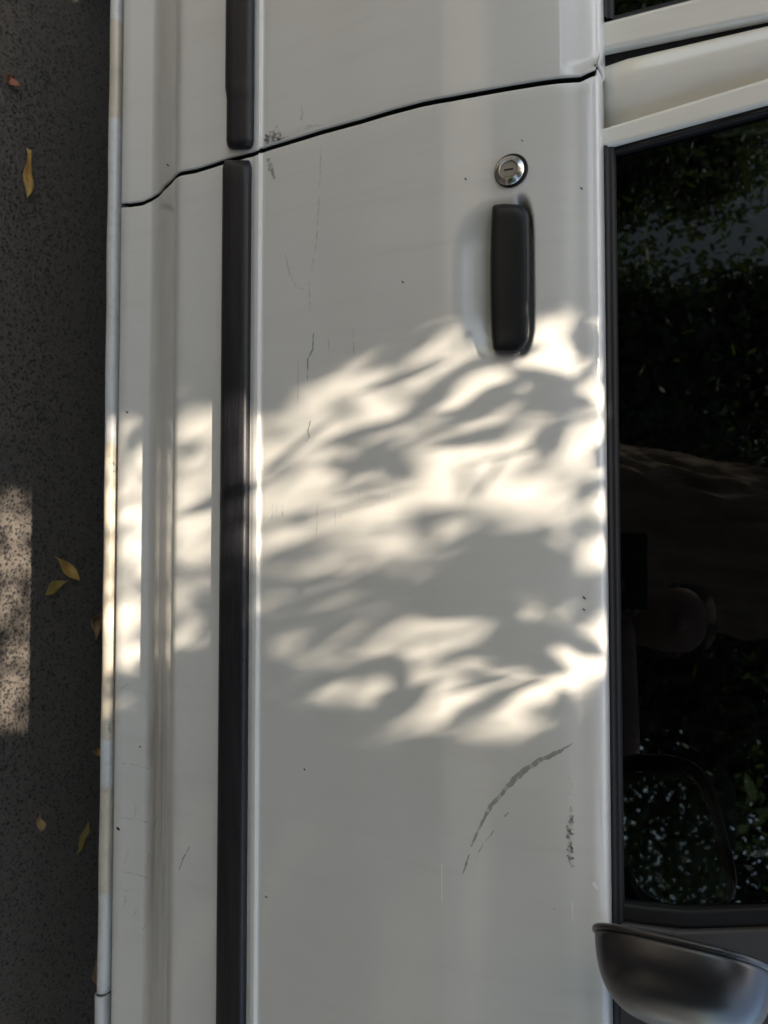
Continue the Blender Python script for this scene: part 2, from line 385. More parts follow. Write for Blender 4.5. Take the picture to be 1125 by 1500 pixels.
# rub strips: moulded plastic, follows the door skin
def strip(name, ya, yb, prof, label=None, kink=None, end_a=True, end_b=True, parent=None):
    rows = []
    pys = np.concatenate([[ya, ya + 1.2, ya + 3, ya + 6, ya + 12], np.arange(ya + 30, yb - 30, 30), [yb - 12, yb - 6, yb - 3, yb - 1.2, yb]]) if not kink else \
        np.unique(np.concatenate([np.arange(ya, yb - 12, 9.0), [yb - 12, yb - 6, yb - 3, yb - 1.2, yb]]))
    for py in pys:
        s = 1.0; sl = 0.0
        if end_a: s = min(s, 0.25 + 0.75 * math.sqrt(min(1, (py - ya) / 10.0)))
        if end_b: s = min(s, 0.25 + 0.75 * math.sqrt(min(1, (yb - py) / 10.0)))
        inset = (1 - s) * 7.0
        row = []
        for i, (ix, pr) in enumerate(prof):
            c0 = 344.0; ixx = ix
            if abs(ix - c0) > 8: ixx = ix - math.copysign(inset, ix - c0)
            p = pr * s
            if kink: 
                dk, dp = kink(py, ix); ixx += dk; p += dp
            q = on_y(ixx, 750, -(0.0005 + p)); X = on_y(ixx, py, -(0.0005 + p))[0]
            # near-end nibble
            row.append((X, q[1], q[2]))
        rows.append(row)
    # closing caps
    first = [(p[0], -0.0005 + 0.004, p[2]) for p in rows[0]]; last = [(p[0], -0.0005 + 0.004, p[2]) for p in rows[-1]]
    o = grid(name, [first] + rows + [last], TRIM, parent, flip=True)
    bv = o.modifiers.new('auto', 'EDGE_SPLIT'); bv.split_angle = R(50)
    if label: o['label'] = label
    return o
SP = [(323.5, -0.004), (322, 0.001), (322, 0.006), (323.3, 0.0095), (327, 0.0118), (336, 0.0126), (350, 0.0124), (356, 0.0112), (361, 0.0075), (364.5, 0.003), (366, -0.001), (365, -0.005)]
strip('rub_strip', 235.5, 1620, SP, parent=front_door, end_b=False)
def kink(py, ix):
    d = 0.0; p = 0.0
    if ix < 345:
        t = min(1, max(0, (py - 132) / 12)); d += 2.4 * t * t * (3 - 2 * t); 
    t = math.exp(-((py - 133) / 7) ** 2); p += 0.0016 * t * (1 if ix > 328 else 0.4)
    return d, p
SPR = [(x + 3, p) for x, p in SP]; 
strip('rub_strip', -500, 219, SPR, kink=kink, end_a=False, parent=rear_door, label='black rub strip with a dented end')

# ------------------------------------------------------------------ lock and handle (children of the front door)
def frame_at(px, py):
    c = hit(px, py); c2 = hit(px + 6, py); zt = Vector((0, c2[1] - c[1], c2[2] - c[2])).normalized(); xt = Vector((1, 0, 0))
    nrm = xt.cross(zt).normalized()
    if nrm.y > 0: nrm = -nrm
    return Vector(c), xt, zt, nrm
def lathe(name, c, xt, zt, nrm, prof, mat, parent, n=48):
    V = []; F = []
    for r, h in prof:
        for k in range(n):
            q = 2 * math.pi * k / n; V.append(c + (xt * math.cos(q) + zt * math.sin(q)) * r + nrm * h)
    for i in range(len(prof) - 1):
        for k in range(n): F.append((i * n + k, i * n + (k + 1) % n, (i + 1) * n + (k + 1) % n, (i + 1) * n + k))
    F.append(tuple(range((len(prof) - 1) * n, len(prof) * n)))
    o = mesh(name, V, F, mat, parent, True); e = o.modifiers.new('split', 'EDGE_SPLIT'); e.split_angle = R(32); return o
c, xt, zt, nrm = frame_at(749, 250.5)
lathe('lock_gasket', c, xt, zt, nrm, [(0.0172, -0.002), (0.0172, 0.0016), (0.0162, 0.0026), (0.0140, 0.0026), (0.012, 0.001)], RUBBER, front_door)
c, xt, zt, nrm = frame_at(747, 252)
lathe('lock_bezel', c, xt, zt, nrm, [(0.0152, 0.0), (0.0150, 0.0038), (0.0142, 0.0046), (0.0108, 0.0072), (0.0102, 0.0076), (0.0092, 0.0076), (0.0086, 0.0068), (0.0084, 0.0054), (0.004, 0.0054)], CHROME, front_door)
lathe('lock_cylinder', c, xt, zt, nrm, [(0.0083, 0.004), (0.0083, 0.0060), (0.0078, 0.0064), (0.0062, 0.0064), (0.0060, 0.0060), (0.003, 0.0060)], STEEL_D, front_door)
V = [c + xt * a + zt * b + nrm * h for a in (-0.0008, 0.0008) for b in (-0.0046, 0.0046) for h in (0.0058, 0.00635)]
mesh('keyhole_slot', V, [(0, 1, 3, 2), (4, 6, 7, 5), (0, 4, 5, 1), (2, 3, 7, 6), (0, 2, 6, 4), (1, 5, 7, 3)], DARKHOLE, front_door)

def handle():
    # outline in the picture of the pull flap, then lofted outward with rounded shoulders
    P = []
    def arc(cx, cy, rx, ry, a0, a1, n):
        for k in range(n + 1):
            q = R(a0 + (a1 - a0) * k / n); P.append((cx + rx * math.cos(q), cy + ry * math.sin(q)))
    arc(727, 305.5, 6, 6, 180, 262, 6); P.append((738, 298.4)); arc(754, 322, 21.5, 23, -88, 0, 14)
    for y in (340, 370, 400, 430, 460): P.append((776.0 + 0.8 * math.sin((y - 322) / 160 * 3.14), y))
    arc(751, 486, 25, 32, 0, 86, 16); arc(734, 506, 13, 11, 92, 160, 8)
    for y in (490, 470, 440, 410, 380, 350, 325): P.append((720.5 - 2.6 * math.sin((y - 305) / 200 * 3.14), y))
    P = np.array(P); ctr = np.array([746.0, 408.0]); rings = []
    # depths outward of the skin; shrink keeps the sides upright as seen along the normal
    for sh_, lift in ((1.5, -0.012), (0.6, -0.004), (0.0, 0.003), (0.3, 0.0062), (1.6, 0.0088), (4.0, 0.0106), (8.0, 0.0116), (15, 0.0121), (22, 0.0123)):
        ring = []
        for p in P:
            d = ctr - p; d[1] = (d[1] / 4.0); L = np.linalg.norm(d); q = p + (ctr - p) * np.array([min(1, sh_ / 30.0), min(1, sh_ / 112.0)])
            ease = 1.0
            ring.append(hit(q[0], q[1], lift * ease))
        rings.append(ring)
    k = len(P); V = [v for r_ in rings for v in r_]; F = []
    for i in range(len(rings) - 1):
        for j in range(k): F.append((i * k + j, i * k + (j + 1) % k, (i + 1) * k + (j + 1) % k, (i + 1) * k + j))
    F.append(tuple(range((len(rings) - 1) * k, len(rings) * k)))
    o = mesh('door_handle', V, F, HANDLE, front_door, True)
    e = o.modifiers.new('split', 'EDGE_SPLIT'); e.split_angle = R(48)
handle()

# ------------------------------------------------------------------ scuffs: paint scraped off in ragged strokes, laid on the skin
SCUFF = N('scuffed_grey'); f = SCUFF.noise(90, 6, 0.7, stretch=(1, 1, 1)); SCUFF.set((0.33, 0.32, 0.29), 0.7)
SCUFF.b.inputs['Alpha'].default_value = 1; SCUFF.l(SCUFF.ramp(f, [(0.36, 0.10), (0.56, 0.75)]), SCUFF.b.inputs['Alpha']); SCUFF = SCUFF.m
SCUFFD = N('scuff_black_rubber_mark'); f = SCUFFD.noise(160, 6, 0.75); SCUFFD.set((0.08, 0.075, 0.07), 0.8)
SCUFFD.l(SCUFFD.ramp(f, [(0.40, 0.0), (0.62, 0.8)]), SCUFFD.b.inputs['Alpha']); SCUFFD = SCUFFD.m
FAINT = N('faint_scratch'); f = FAINT.noise(110, 5, 0.7); FAINT.set((0.40, 0.385, 0.35), 0.6)
FAINT.l(FAINT.ramp(f, [(0.40, 0.0), (0.70, 0.38)]), FAINT.b.inputs['Alpha']); FAINT = FAINT.m
PALE = plain('pale_scratch', (0.80, 0.80, 0.78), 0.5)
def stroke(name, pts, widths, mat, parent, ragged=0.35, n=6):
    P = []; W = []
    for i in range(len(pts) - 1):
        for k in range(n):
            t = k / n; P.append((1 - t) * np.array(pts[i], float) + t * np.array(pts[i + 1], float)); W.append((1 - t) * widths[i] + t * widths[i + 1])
    P.append(np.array(pts[-1], float)); W.append(widths[-1]); L = []; Rr = []
    for i, p in enumerate(P):
        t = P[min(i + 1, len(P) - 1)] - P[max(i - 1, 0)]; t /= np.linalg.norm(t); nn = np.array([-t[1], t[0]])
        a = W[i] * 0.5 * (1 + ragged * random.uniform(-1, 1)); b = W[i] * 0.5 * (1 + ragged * random.uniform(-1, 1))
        L.append(hit(*(p - nn * a), 0.0004)); Rr.append(hit(*(p + nn * b), 0.0004))
    return grid(name, [L, Rr], mat, parent)
fd, rd = front_door, rear_door
stroke('scuff_mark', [(838, 1089), (820, 1101), (796, 1111), (770, 1127), (750, 1145), (735, 1163), (718, 1182), (705, 1208), (690, 1240)], [1.5, 6, 7, 9, 8, 5, 6, 4.5, 2.5], SCUFF, fd)
stroke('scuff_mark', [(687, 1252), (683, 1265), (678, 1280)], [2, 3, 1], SCUFF, fd)
stroke('scuff_mark', [(724, 1216), (708, 1236), (697, 1256)], [2, 1.5, 1], SCUFFD, fd)
stroke('scuff_mark', [(745, 1190), (739, 1196)], [2, 1.5], SCUFF, fd)
stroke('scuff_mark', [(834, 1138), (838, 1152), (841, 1166)], [2, 3.5, 1.5], FAINT, fd)
stroke('scuff_mark', [(835, 1180), (838, 1200), (834, 1214), (836, 1235), (835, 1250), (839, 1270)], [2, 5, 8, 7, 9, 5], SCUFFD, fd, 0.8, 8)
stroke('scratch', [(834, 1165), (834, 1184)], [2, 1.5], PALE, fd)
stroke('scratch', [(647, 1265), (647, 1320)], [2, 1.2], PALE, fd)
stroke('scratch', [(838, 1320), (839, 1350)], [1.5, 1], PALE, fd)
stroke('scratch', [(868, 1293), (876, 1302)], [7, 3], PALE, fd)
stroke('scuff_mark', [(393, 232), (397, 246), (402, 262)], [5, 7, 2], SCUFF, fd, 0.5)
stroke('scratch', [(470, 215), (468, 280), (464, 345), (457, 397)], [1.2, 2.2, 2, 3], FAINT, fd)
stroke('scratch', [(418, 372), (424, 400), (434, 420), (445, 424)], [1.5, 2.5, 2, 1], FAINT, fd)
stroke('scratch', [(453, 414), (454, 455)], [3, 1], FAINT, fd)
stroke('scratch', [(459, 488), (458, 512), (451, 526), (450, 560)], [1.5, 1.8, 2.2, 1], SCUFF, fd)
stroke('scratch', [(437, 520), (436, 600)], [1.5, 2.0], FAINT, fd)
stroke('scratch', [(455, 616), (451, 632), (453, 640), (449, 646)], [2, 1.6, 2, 1], SCUFF, fd)
for a in ((517, 480, 520), (481, 492, 520), (465, 735, 790), (526, 720, 752), (490, 745, 770), (500, 752, 760), (400, 737, 760), (406, 737, 752), (414, 738, 756), (570, 722, 730)):
    stroke('scratch', [(a[0], a[1]), (a[0] + random.uniform(-2, 2), a[2])], [1.6, 1.2], FAINT, fd)
stroke('scratch', [(278, 1240), (268, 1258), (262, 1275)], [1.2, 2.0, 1.0], SCUFF, fd)
for px, py, r_ in ((590, 413, 3), (682, 262, 3), (765, 206, 2.5), (446, 1127, 2.6), (601, 870, 2.4), (856, 876, 4), (855, 893, 3), (886, 978, 2.5), (390, 1314, 3), (672, 1310, 2), (812, 1332, 2.4), (852, 276, 3), (186, 604, 3), (173, 1214, 4.5), (205, 1094, 2.5), (246, 242, 3)):
    stroke('paint_chip', [(px - r_ / 2, py - r_ / 2), (px + r_ / 2, py + r_ / 2)], [r_ * .6, r_ * .6], SCUFFD if r_ < 2.5 else DARKHOLE, fd if py > 260 or px > 400 else rd, 0.5, 2)
for a in ((180, 1000, 172, 1010), (193, 1067, 196, 1073), (170, 1118, 216, 1127), (166, 1198, 216, 1206), (166, 1276, 214, 1287), (190, 1176, 192, 1200), (192, 1330, 190, 1345), (175, 1310, 177, 1330), (224, 1180, 220, 1216), (234, 1060, 232, 1078), (210, 1250, 208, 1278), (180, 1245, 178, 1265), (207, 1352, 204, 1362)):
    stroke('scratch', [(a[0] + 8, a[1]), ((a[0] + a[2]) / 2 + 8, (a[1] + a[3]) / 2 - 1.5), (a[2] + 4, a[3])], [1.4, 2.2, 1.2], FAINT, fd)
stroke('scuff_mark', [(388, 208), (398, 200), (412, 196)], [6, 12, 4], SCUFFD, rd, 0.9)
stroke('scuff_mark', [(402, 204), (404, 190), (405, 183)], [10, 8, 2], FAINT, rd, 0.9)
stroke('scuff_mark', [(430, 192), (452, 186), (474, 183)], [2, 5, 2], FAINT, rd, 0.9)
stroke('scuff_mark', [(440, 150), (443, 165), (441, 177)], [1.2, 2.5, 3], FAINT, rd)
stroke('scuff_mark', [(385, 211), (405, 205), (424, 200)], [2, 3, 1], SCUFFD, rd, 0.9)

# ------------------------------------------------------------------ glasshouse: tilted side-window plane
TILT = R(10.5)
WB = on_y(907, 750, -float(out_f(889)) + 0.012); WY, WZ = WB[1], WB[2]
def on_win(px, py, back=0.0):           # meets the side-window plane, set back by `back`
    d = ray(px, py); nv = np.array([0, -math.cos(TILT), math.sin(TILT)]); p0 = np.array([0, WY, WZ]) - nv * back
    t = np.dot(p0 - CAM, nv) / np.dot(d, nv); return CAM + t * d
def win(x, h, back=0.0):                # h metres up along the glass
    return np.array([x, WY + math.sin(TILT) * h + math.cos(TILT) * back, WZ + math.cos(TILT) * h - math.sin(TILT) * back])
def wcoord(p): return p[0], (p[2] - WZ) / math.cos(TILT)
HTOP = 0.47
def wline(a, b, back=0.0):              # line through two picked points, as x(h)
    p, q = on_win(*a, back), on_win(*b, back); (x0, h0), (x1, h1) = wcoord(p), wcoord(q)
    return lambda h: x0 + (x1 - x0) * (h - h0) / (h1 - h0)
def glass_mat():
    n = N('tinted_side_glass'); t = n.t
    tr = t.nodes.new('ShaderNodeBsdfTransparent'); tr.inputs[0].default_value = (0.17, 0.19, 0.185, 1)
    gl = t.nodes.new('ShaderNodeBsdfGlossy'); gl.inputs['Roughness'].default_value = 0.0; gl.inputs['Color'].default_value = (0.9, 0.95, 0.97, 1)
    fr = t.nodes.new('ShaderNodeFresnel'); fr.inputs['IOR'].default_value = 1.7
    mx = t.nodes.new('ShaderNodeMixShader'); n.l(fr.outputs[0], mx.inputs[0]); n.l(tr.outputs[0], mx.inputs[1]); n.l(gl.outputs[0], mx.inputs[2])
    # a film of dust
    df = t.nodes.new('ShaderNodeBsdfDiffuse'); df.inputs[0].default_value = (0.4, 0.38, 0.34, 1)
    m2 = t.nodes.new('ShaderNodeMixShader'); d = n.math('MULTIPLY', n.ramp(n.noise(60, 6, 0.7), [(0.5, 0.0), (0.8, 1.0)]), 0.012)
    n.l(d, m2.inputs[0]); n.l(mx.outputs[0], m2.inputs[1]); n.l(df.outputs[0], m2.inputs[2]); n.l(m2.outputs[0], n.out.inputs[0]); return n.m
GLASS = glass_mat()
def bar(name, la, lb, h0, h1, back, mat, parent, thick=0.012, edge=0.004, n=14, crown=0.0):
    """a pillar bar between two edge lines, rounded at both edges"""
    rows = []
    for h in np.linspace(h0, h1, n):
        a, b = la(h), lb(h); s = 1 if b > a else -1; row = []
        for q, dep in ((a, thick), (a, edge), (a + s * edge * 0.3, edge * 0.3), (a + s * edge, 0), (a + s * edge * 1.5, 0), (a + s * edge * 2.5, 0), ((a + b) / 2, -crown), (b - s * edge * 2.5, 0), (b - s * edge * 1.5, 0), (b - s * edge, 0), (b - s * edge * .3, edge * .3), (b, edge), (b, thick)):
            row.append(win(q, h, back + dep))
        rows.append(row)
    return grid(name, rows, mat, parent)
H0 = -0.012
L1, L2 = wline((893, 184), (1125, 113)), wline((893, 213), (1125, 150))
K1, K2 = wline((890, 86), (1125, 31)), wline((890, 178), (1125, 112))
J1, J2 = wline((893, 29), (1125, -31)), wline((891, 70), (1125, 22))
bar('window_frame', L1, L2, H0, HTOP, 0.0, PAINT_F, front_door, 0.02, 0.003)
bar('window_frame', J1, J2, H0, HTOP, 0.0, PAINT_F, rear_door, 0.02, 0.003)
# pillar panel, sunk between the two door frames, rolling away at its front edge
rows = []
for h in np.linspace(-0.03, HTOP, 24):
    a, b = K1(h), L1(h); fo = 0.014 * max(0, 1 - (h + 0.03) / 0.05) ** 2
    rows.append([win(q, h, 0.004 + d + fo) for q, d in ((a, 0.03), (a, 0.006), (a + 0.001, 0.0025), (a + 0.004, 0.001), (a + 0.35 * (b - a), 0.0), (a + 0.62 * (b - a), 0.002), (a + .82 * (b - a), 0.009), (b - 0.001, 0.02), (b + 0.012, 0.032))])
part(grid('pillar_panel', rows, PAINT_F))
part(bar('pillar_seal', lambda h: J2(h) - 0.004, lambda h: K1(h) + 0.006, -0.035, HTOP, 0.012, RUBBER, None, 0.03, 0.003))
# glass panes and the rubber round them
XF = float(on_win(907, 1345)[0])
def pane(name, la, lb, parent, back=0.014, top=HTOP - 0.02):
    A = [win(la(h), h, back) for h in (-0.03, top)]; B = [win(lb(h), h, back) for h in (-0.03, top)]
    A2 = [win(la(h), h, back + 0.0035) for h in (-0.03, top)]; B2 = [win(lb(h), h, back + 0.0035) for h in (-0.03, top)]
    V = [A[0], A[1], B[1], B[0], A2[0], A2[1], B2[1], B2[0]]
    return mesh(name, V, [(0, 1, 2, 3), (7, 6, 5, 4), (0, 4, 5, 1), (1, 5, 6, 2), (2, 6, 7, 3), (3, 7, 4, 0)], GLASS, parent)
pane('window_pane', lambda h: L2(h) - 0.004, lambda h: XF + 0.004 - 0.18 * max(0, h - 0.05), front_door)
pane('window_pane', lambda h: -1.12 + 0.25 * h, lambda h: J1(h) + 0.004, rear_door)
bar('window_channel', lambda h: L2(h) - 0.002, lambda h: L2(h) + 0.007, H0, HTOP - 0.01, 0.006, RUBBER, front_door, 0.012, 0.002)
bar('window_channel', lambda h: J1(h) - 0.008, lambda h: J1(h) + 0.002, H0, HTOP - 0.01, 0.006, RUBBER, rear_door, 0.012, 0.002)
bar('window_channel', lambda h: XF - 0.012 - 0.18 * max(0, h - 0.05), lambda h: XF + 0.006 - 0.18 * max(0, h - 0.05), H0, HTOP - 0.01, 0.006, RUBBER, front_door, 0.02, 0.003)
# belt weatherstrip, a rounded rubber bead with a lip against the glass
def belt(xa, xb, parent):
    rows = []; zt_, yt_ = WZ, WY
    pr = [(-0.0165, 0.014), (-0.0160, 0.004), (-0.0140, -0.0002), (-0.0105, -0.0022), (-0.0075, -0.0008), (-0.0065, 0.0022), (-0.0045, 0.0018), (-0.0020, 0.0030), (0.0002, 0.0068), (0.0008, 0.013)]
    xs = np.concatenate([[xa, xa + 0.001, xa + 0.003, xa + 0.006], np.linspace(xa + 0.012, xb, 60)])
    for i, x in enumerate(xs):
        s = [0.15, 0.6, 0.85, 0.96][i] if i < 4 else 1
        rows.append([win(x, -0.008 + (h + 0.008) * s, 0.014 - (0.014 - b) * s) for h, b in pr])
    return grid('weatherstrip', rows, RUBBER, parent)
xb0 = float(on_win(900, 206)[0]); belt(xb0, X_FRONT, front_door)
rows = belt(-1.12, float(on_win(896, 24)[0]), rear_door)
# top ledge closing the doors under the glass
part(grid('belt_ledge', [[(x, PY[-1] + 0.0006, Z_BELT - 0.012), (x, PY[-1] + 0.008, Z_BELT - 0.003), (x, WY + 0.004, WZ - 0.017), (x, WY + 0.07, WZ - 0.024)] for x in np.linspace(-1.25, X_FRONT, 40)], PAINT))
# sail panel at the front lower corner of the window and front pillar
SAIL = plain('grey_grained_plastic', (0.045, 0.042, 0.042), 0.55, 0.1, 300, bump=0.1)
LA = lambda h: XF + 0.006 - 0.18 * max(0, h - 0.05)
bar('sail_panel', LA, lambda h: XF + 0.16 - 0.52 * max(0, h), H0, 0.40, 0.002, SAIL, front_door, 0.02, 0.003)
part(bar('front_pillar', lambda h: XF + 0.162 - 0.52 * max(0, h), lambda h: XF + 0.27 - 0.62 * max(0, h), -0.01, HTOP, 0.004, PAINT_F, None, 0.05, 0.006))
part(bar('rear_pillar', lambda h: -1.55 + 0.35 * h, lambda h: -1.13 + 0.25 * h, -0.01, HTOP, 0.0, PAINT_F, None, 0.05, 0.006))
bar('window_header', lambda h: -1.14 + 0.25 * HTOP, lambda h: J2(h), HTOP - 0.035, HTOP, -0.0005, PAINT_F, rear_door, 0.02, 0.003)
bar('window_header', lambda h: L1(h), lambda h: XF + 0.16 - 0.52 * h, HTOP - 0.035, HTOP, -0.0005, PAINT_F, front_door, 0.02, 0.003)

# ------------------------------------------------------------------ door mirror
def mirror_shell():
    MP = plain('satin_black_mirror_plastic', (0.008, 0.008, 0.011), 0.33, 0.12, 60, bump=0.03, Specular_IOR_Level=0.9)
    yo = -0.165                                                     # outboard end of the shell
    a = on_y(856, 1346, yo); b = on_y(1130, 1415, yo)
    z0, z1 = a[2], b[2]; xr = (a[0] + b[0]) / 2; zc = (z0 + z1) / 2; hz = (z1 - z0) / 2
    W, D = 0.205, 0.046                                              # width across the car, depth of the bowl
    ang = R(33); ux = Vector((math.sin(ang), math.cos(ang), 0)); un = Vector((math.cos(ang), -math.sin(ang), 0))   # along the rim inboard, and forward
    org = Vector((xr, yo, zc)); rows = []
    nt_, nr = 72, 22
    def sgnp(v, p): return math.copysign(abs(v) ** p, v)
    for i in range(nr + 1):
        ph = (i / nr) * math.pi / 2
        r_ = math.cos(ph) ** 0.44 if i < nr else 0.0; dd = math.sin(ph) ** 0.9
        row = []
        for k in range(nt_):
            q = 2 * math.pi * k / nt_
            u = sgnp(math.cos(q), 0.42); v = sgnp(math.sin(q), 0.70)
            vv = v * hz * (1 - 0.06 * u) * (1 - (0.14 if v < 0 else 0.06) * dd)
            # the bowl leans: its lower edge is cut shorter than the upper
            dep = D * dd * (1 - 0.10 * u)
            p = org + ux * (W / 2 + u * W / 2 * r_) + un * dep + Vector((0, 0, vv * r_ - 0.004 * dd))
            row.append(p)
        rows.append(row)
    V = [p for r_ in rows for p in r_]; F = []
    for i in range(nr):
        for k in range(nt_): F.append((i * nt_ + k, i * nt_ + (k + 1) % nt_, (i + 1) * nt_ + (k + 1) % nt_, (i + 1) * nt_ + k))
    o = mesh('mirror_housing', V, F, MP, front_door, True)
    s = o.modifiers.new('wall', 'SOLIDIFY'); s.thickness = 0.0035; s.offset = -1
    # rim lip
    rim = [rows[0][k] - un * 0.001 for k in range(nt_)]
    tube('mirror_rim', rim, 0.0024, MP, front_door, 8, True)
    gv = [org + ux * (W / 2 + (p - org - ux * W / 2).dot(ux) * 0.95) + un * 0.012 + Vector((0, 0, (p.z - zc) * 0.94)) for p in rows[0]]
    mesh('mirror_glass', gv, [tuple(range(nt_))], plain('mirror_silver', (0.8, 0.8, 0.8), 0.02, 0.01, Metallic=1.0), front_door)
    # foot of the mirror on the sail panel
    e = org + ux * W * 0.92 + un * 0.045
    tube('mirror_arm', [e + Vector((0, -0.01, 0)), e + Vector((0.01, 0.03, -0.012)), Vector((e.x + 0.02, WY + 0.03, WZ + 0.06))], [0.030, 0.034, 0.042], MP, front_door, 20)
mirror_shell()

# ------------------------------------------------------------------ rest of the car: roof, far side, bonnet, wheels, cabin
YC = 0.84
def mir(o, name=None, mats=None):
    c = o.copy(); COL.objects.link(c); c.scale = (1, -1, 1); c.location = (0, 2 * YC, 0)
    return c
rt = win(0, HTOP)
ys = np.linspace(rt[1], 2 * YC - rt[1], 26); rows = []
for x, dz in ((-1.95, -0.42), (-1.85, -0.20), (-1.62, -0.03), (-1.3, 0.012), (-0.6, 0.03), (0.0, 0.028), (0.30, 0.006), (0.50, -0.035)):
    rows.append([(x, y, rt[2] + dz + 0.045 * (1 - ((y - YC) / (YC - rt[1])) ** 4) - 0.003) for y in ys])
part(grid('roof', rows, PAINT_F, flip=True))
GL2 = GLASS
rows = []
for x, z in ((0.50, rt[2] - 0.03), (0.72, WZ + 0.22), (1.00, WZ - 0.02)):
    rows.append([(x - 0.10 * ((y - YC) / YC) ** 2, y, z + 0.02 * (1 - ((y - YC) / YC) ** 2)) for y in np.linspace(WY + 0.06, 2 * YC - WY - 0.06, 16)])
part(grid('windscreen', rows, GLASS))
rows = []
for x, dz in ((0.86, 0.0), (1.05, 0.015), (1.5, -0.01), (1.85, -0.09), (1.97, -0.20)):
    rows.append([(x, y, Z_BELT + dz - 0.03 + 0.05 * (1 - ((y - YC) / YC) ** 2)) for y in np.linspace(PY[-1] + 0.002, 2 * YC - PY[-1] - 0.002, 18)])
part(grid('bonnet', rows, PAINT, flip=True))
rows = [[(1.97 + 0.02 * math.sin(k / 7 * 3.1), y, Z_BELT - 0.23 - k * 0.075) for y in np.linspace(0.03, 2 * YC - 0.03, 10)] for k in range(8)]
part(grid('front_bumper', rows, TRIM))
rows = [[(-2.07 - 0.02 * math.sin(k / 7 * 3.1), y, Z_BELT + 0.02 - k * 0.095) for y in np.linspace(0.03, 2 * YC - 0.03, 10)] for k in range(8)]
part(grid('tailgate', rows, PAINT))
for o in list(CARP):
    if o.name.split('.')[0] in ('front_door', 'rear_door', 'front_fender', 'rear_fender', 'pillar_panel', 'pillar_seal', 'front_pillar', 'rear_pillar', 'sill'):
        c = part(mir(o)); c['label'] = 'panel on the far side of the car'
        for ch in list(o.children):
            if ch.name.split('.')[0] in ('window_frame', 'window_pane', 'window_header', 'sail_panel', 'weatherstrip'):
                k = ch.copy(); COL.objects.link(k); k.parent = c
TYRE = plain('tyre_rubber', (0.02, 0.02, 0.02), 0.8, 0.2, 80, bump=0.3); RIM = plain('silver_wheel', (0.45, 0.45, 0.46), 0.35, 0.1, 60, Metallic=0.8)
for cx in (1.30, -1.45):
    for side in (0, 1):
        yb = 0.055 if side == 0 else 2 * YC - 0.055; nrm = Vector((0, -1 if side == 0 else 1, 0)); cc = Vector((cx, yb + (0.18 if side == 0 else -0.18), 0.32))
        o = lathe('wheel', cc, Vector((1, 0, 0)), Vector((0, 0, 1)), nrm, [(0.20, 0.0), (0.30, 0.0), (0.318, 0.02), (0.32, 0.05), (0.32, 0.14), (0.312, 0.165), (0.285, 0.182), (0.215, 0.178), (0.20, 0.16)], TYRE, car, 40); CARP.append(o)
        r_ = lathe('rim', cc, Vector((1, 0, 0)), Vector((0, 0, 1)), nrm, [(0.212, 0.15), (0.212, 0.172), (0.20, 0.172), (0.18, 0.14), (0.13, 0.13), (0.10, 0.15), (0.05, 0.16), (0.02, 0.165)], RIM, o, 40)
    part(grid('wheel_well', [[(cx + 0.42 * math.cos(q), y, 0.33 + 0.42 * math.sin(q)) for q in np.linspace(-0.1, math.pi + .1, 20)] for y in (0.05, 0.35)], DARKHOLE))
# cabin
UPH = plain('charcoal_upholstery', (0.028, 0.029, 0.031), 0.9, 0.35, 260, bump=0.5)
CABIN = plain('grey_cabin_plastic', (0.035, 0.037, 0.04), 0.5, 0.15, 120)
part(box('cabin_floor', (0.0, YC, 0.475), (2.9, 1.45, 0.03), UPH))
def seat(cx, cy, wid=0.50):
    rows = []
    sec = [(0.28, 0.62), (0.27, 0.74), (0.20, 0.77), (0.02, 0.74), (-0.20, 0.74), (-0.26, 0.80), (-0.30, 0.95), (-0.36, 1.18), (-0.39, 1.27), (-0.44, 1.285), (-0.48, 1.25), (-0.46, 1.1), (-0.38, 0.8), (-0.34, 0.55)]
    for v in np.linspace(-1, 1, 13):
        b = 0.022 * (abs(v) > 0.55) * (1 - abs(v)) * 4; row = []
        for x, z in sec: row.append((cx + x + b * 0.6, cy + v * wid / 2, z + (0.02 * (abs(v) > .6) - 0.03 * (abs(v) > .97)) * (x < .25)))
        rows.append(row)
    o = part(grid('seat', rows, UPH)); s = o.modifiers.new('t', 'SOLIDIFY'); s.thickness = 0.03; s.offset = -1
    hb = box('headrest', (cx - 0.46, cy, 1.38), (0.10, 0.26, 0.17), UPH, o, 0.035, sm=True)
seat(0.10, 0.46); seat(0.10, 1.22)
seat(-0.80, YC, 1.25)
rows = []
for y in np.linspace(0.13, 2 * YC - 0.13, 22):
    hood = 0.05 * math.exp(-((y - 0.47) / 0.17) ** 4)
    rows.append([(0.98, y, 1.03), (0.80, y, 1.055 + hood * .4), (0.69, y, 1.05 + hood), (0.64, y, 1.02 + hood), (0.63, y, 0.97), (0.66, y, 0.90), (0.72, y, 0.72), (0.95, y, 0.60)])
part(grid('dashboard', rows, CABIN))
wc = Vector((0.47, 0.46, 0.99)); ta = R(28); e1 = Vector((0, 1, 0)); e2 = Vector((math.sin(ta), 0, math.cos(ta))); e3 = e1.cross(e2)
sw = part(tube('steering_wheel', [wc + (e1 * math.cos(q) + e2 * math.sin(q)) * 0.185 for q in np.linspace(0, 2 * math.pi, 49)[:-1]], 0.014, CABIN, None, 12, True))
tube('spoke', [wc - e1 * 0.18, wc - e1 * 0.05, wc + e1 * 0.05, wc + e1 * 0.18], [0.014, 0.03, 0.03, 0.014], CABIN, sw)
tube('steering_column', [wc, wc + Vector((0.20, 0, -0.10))], 0.045, CABIN, sw)
rows = [[(x, 0.088 + 0.02 * (z > 0.9), z) for z in (0.50, 0.7, 0.86, 0.94, WZ - 0.02)] for x in (-1.2, -0.5, 0.1, 0.5, 0.8)]
part(grid('inner_door_trim', rows, CABIN, flip=True))
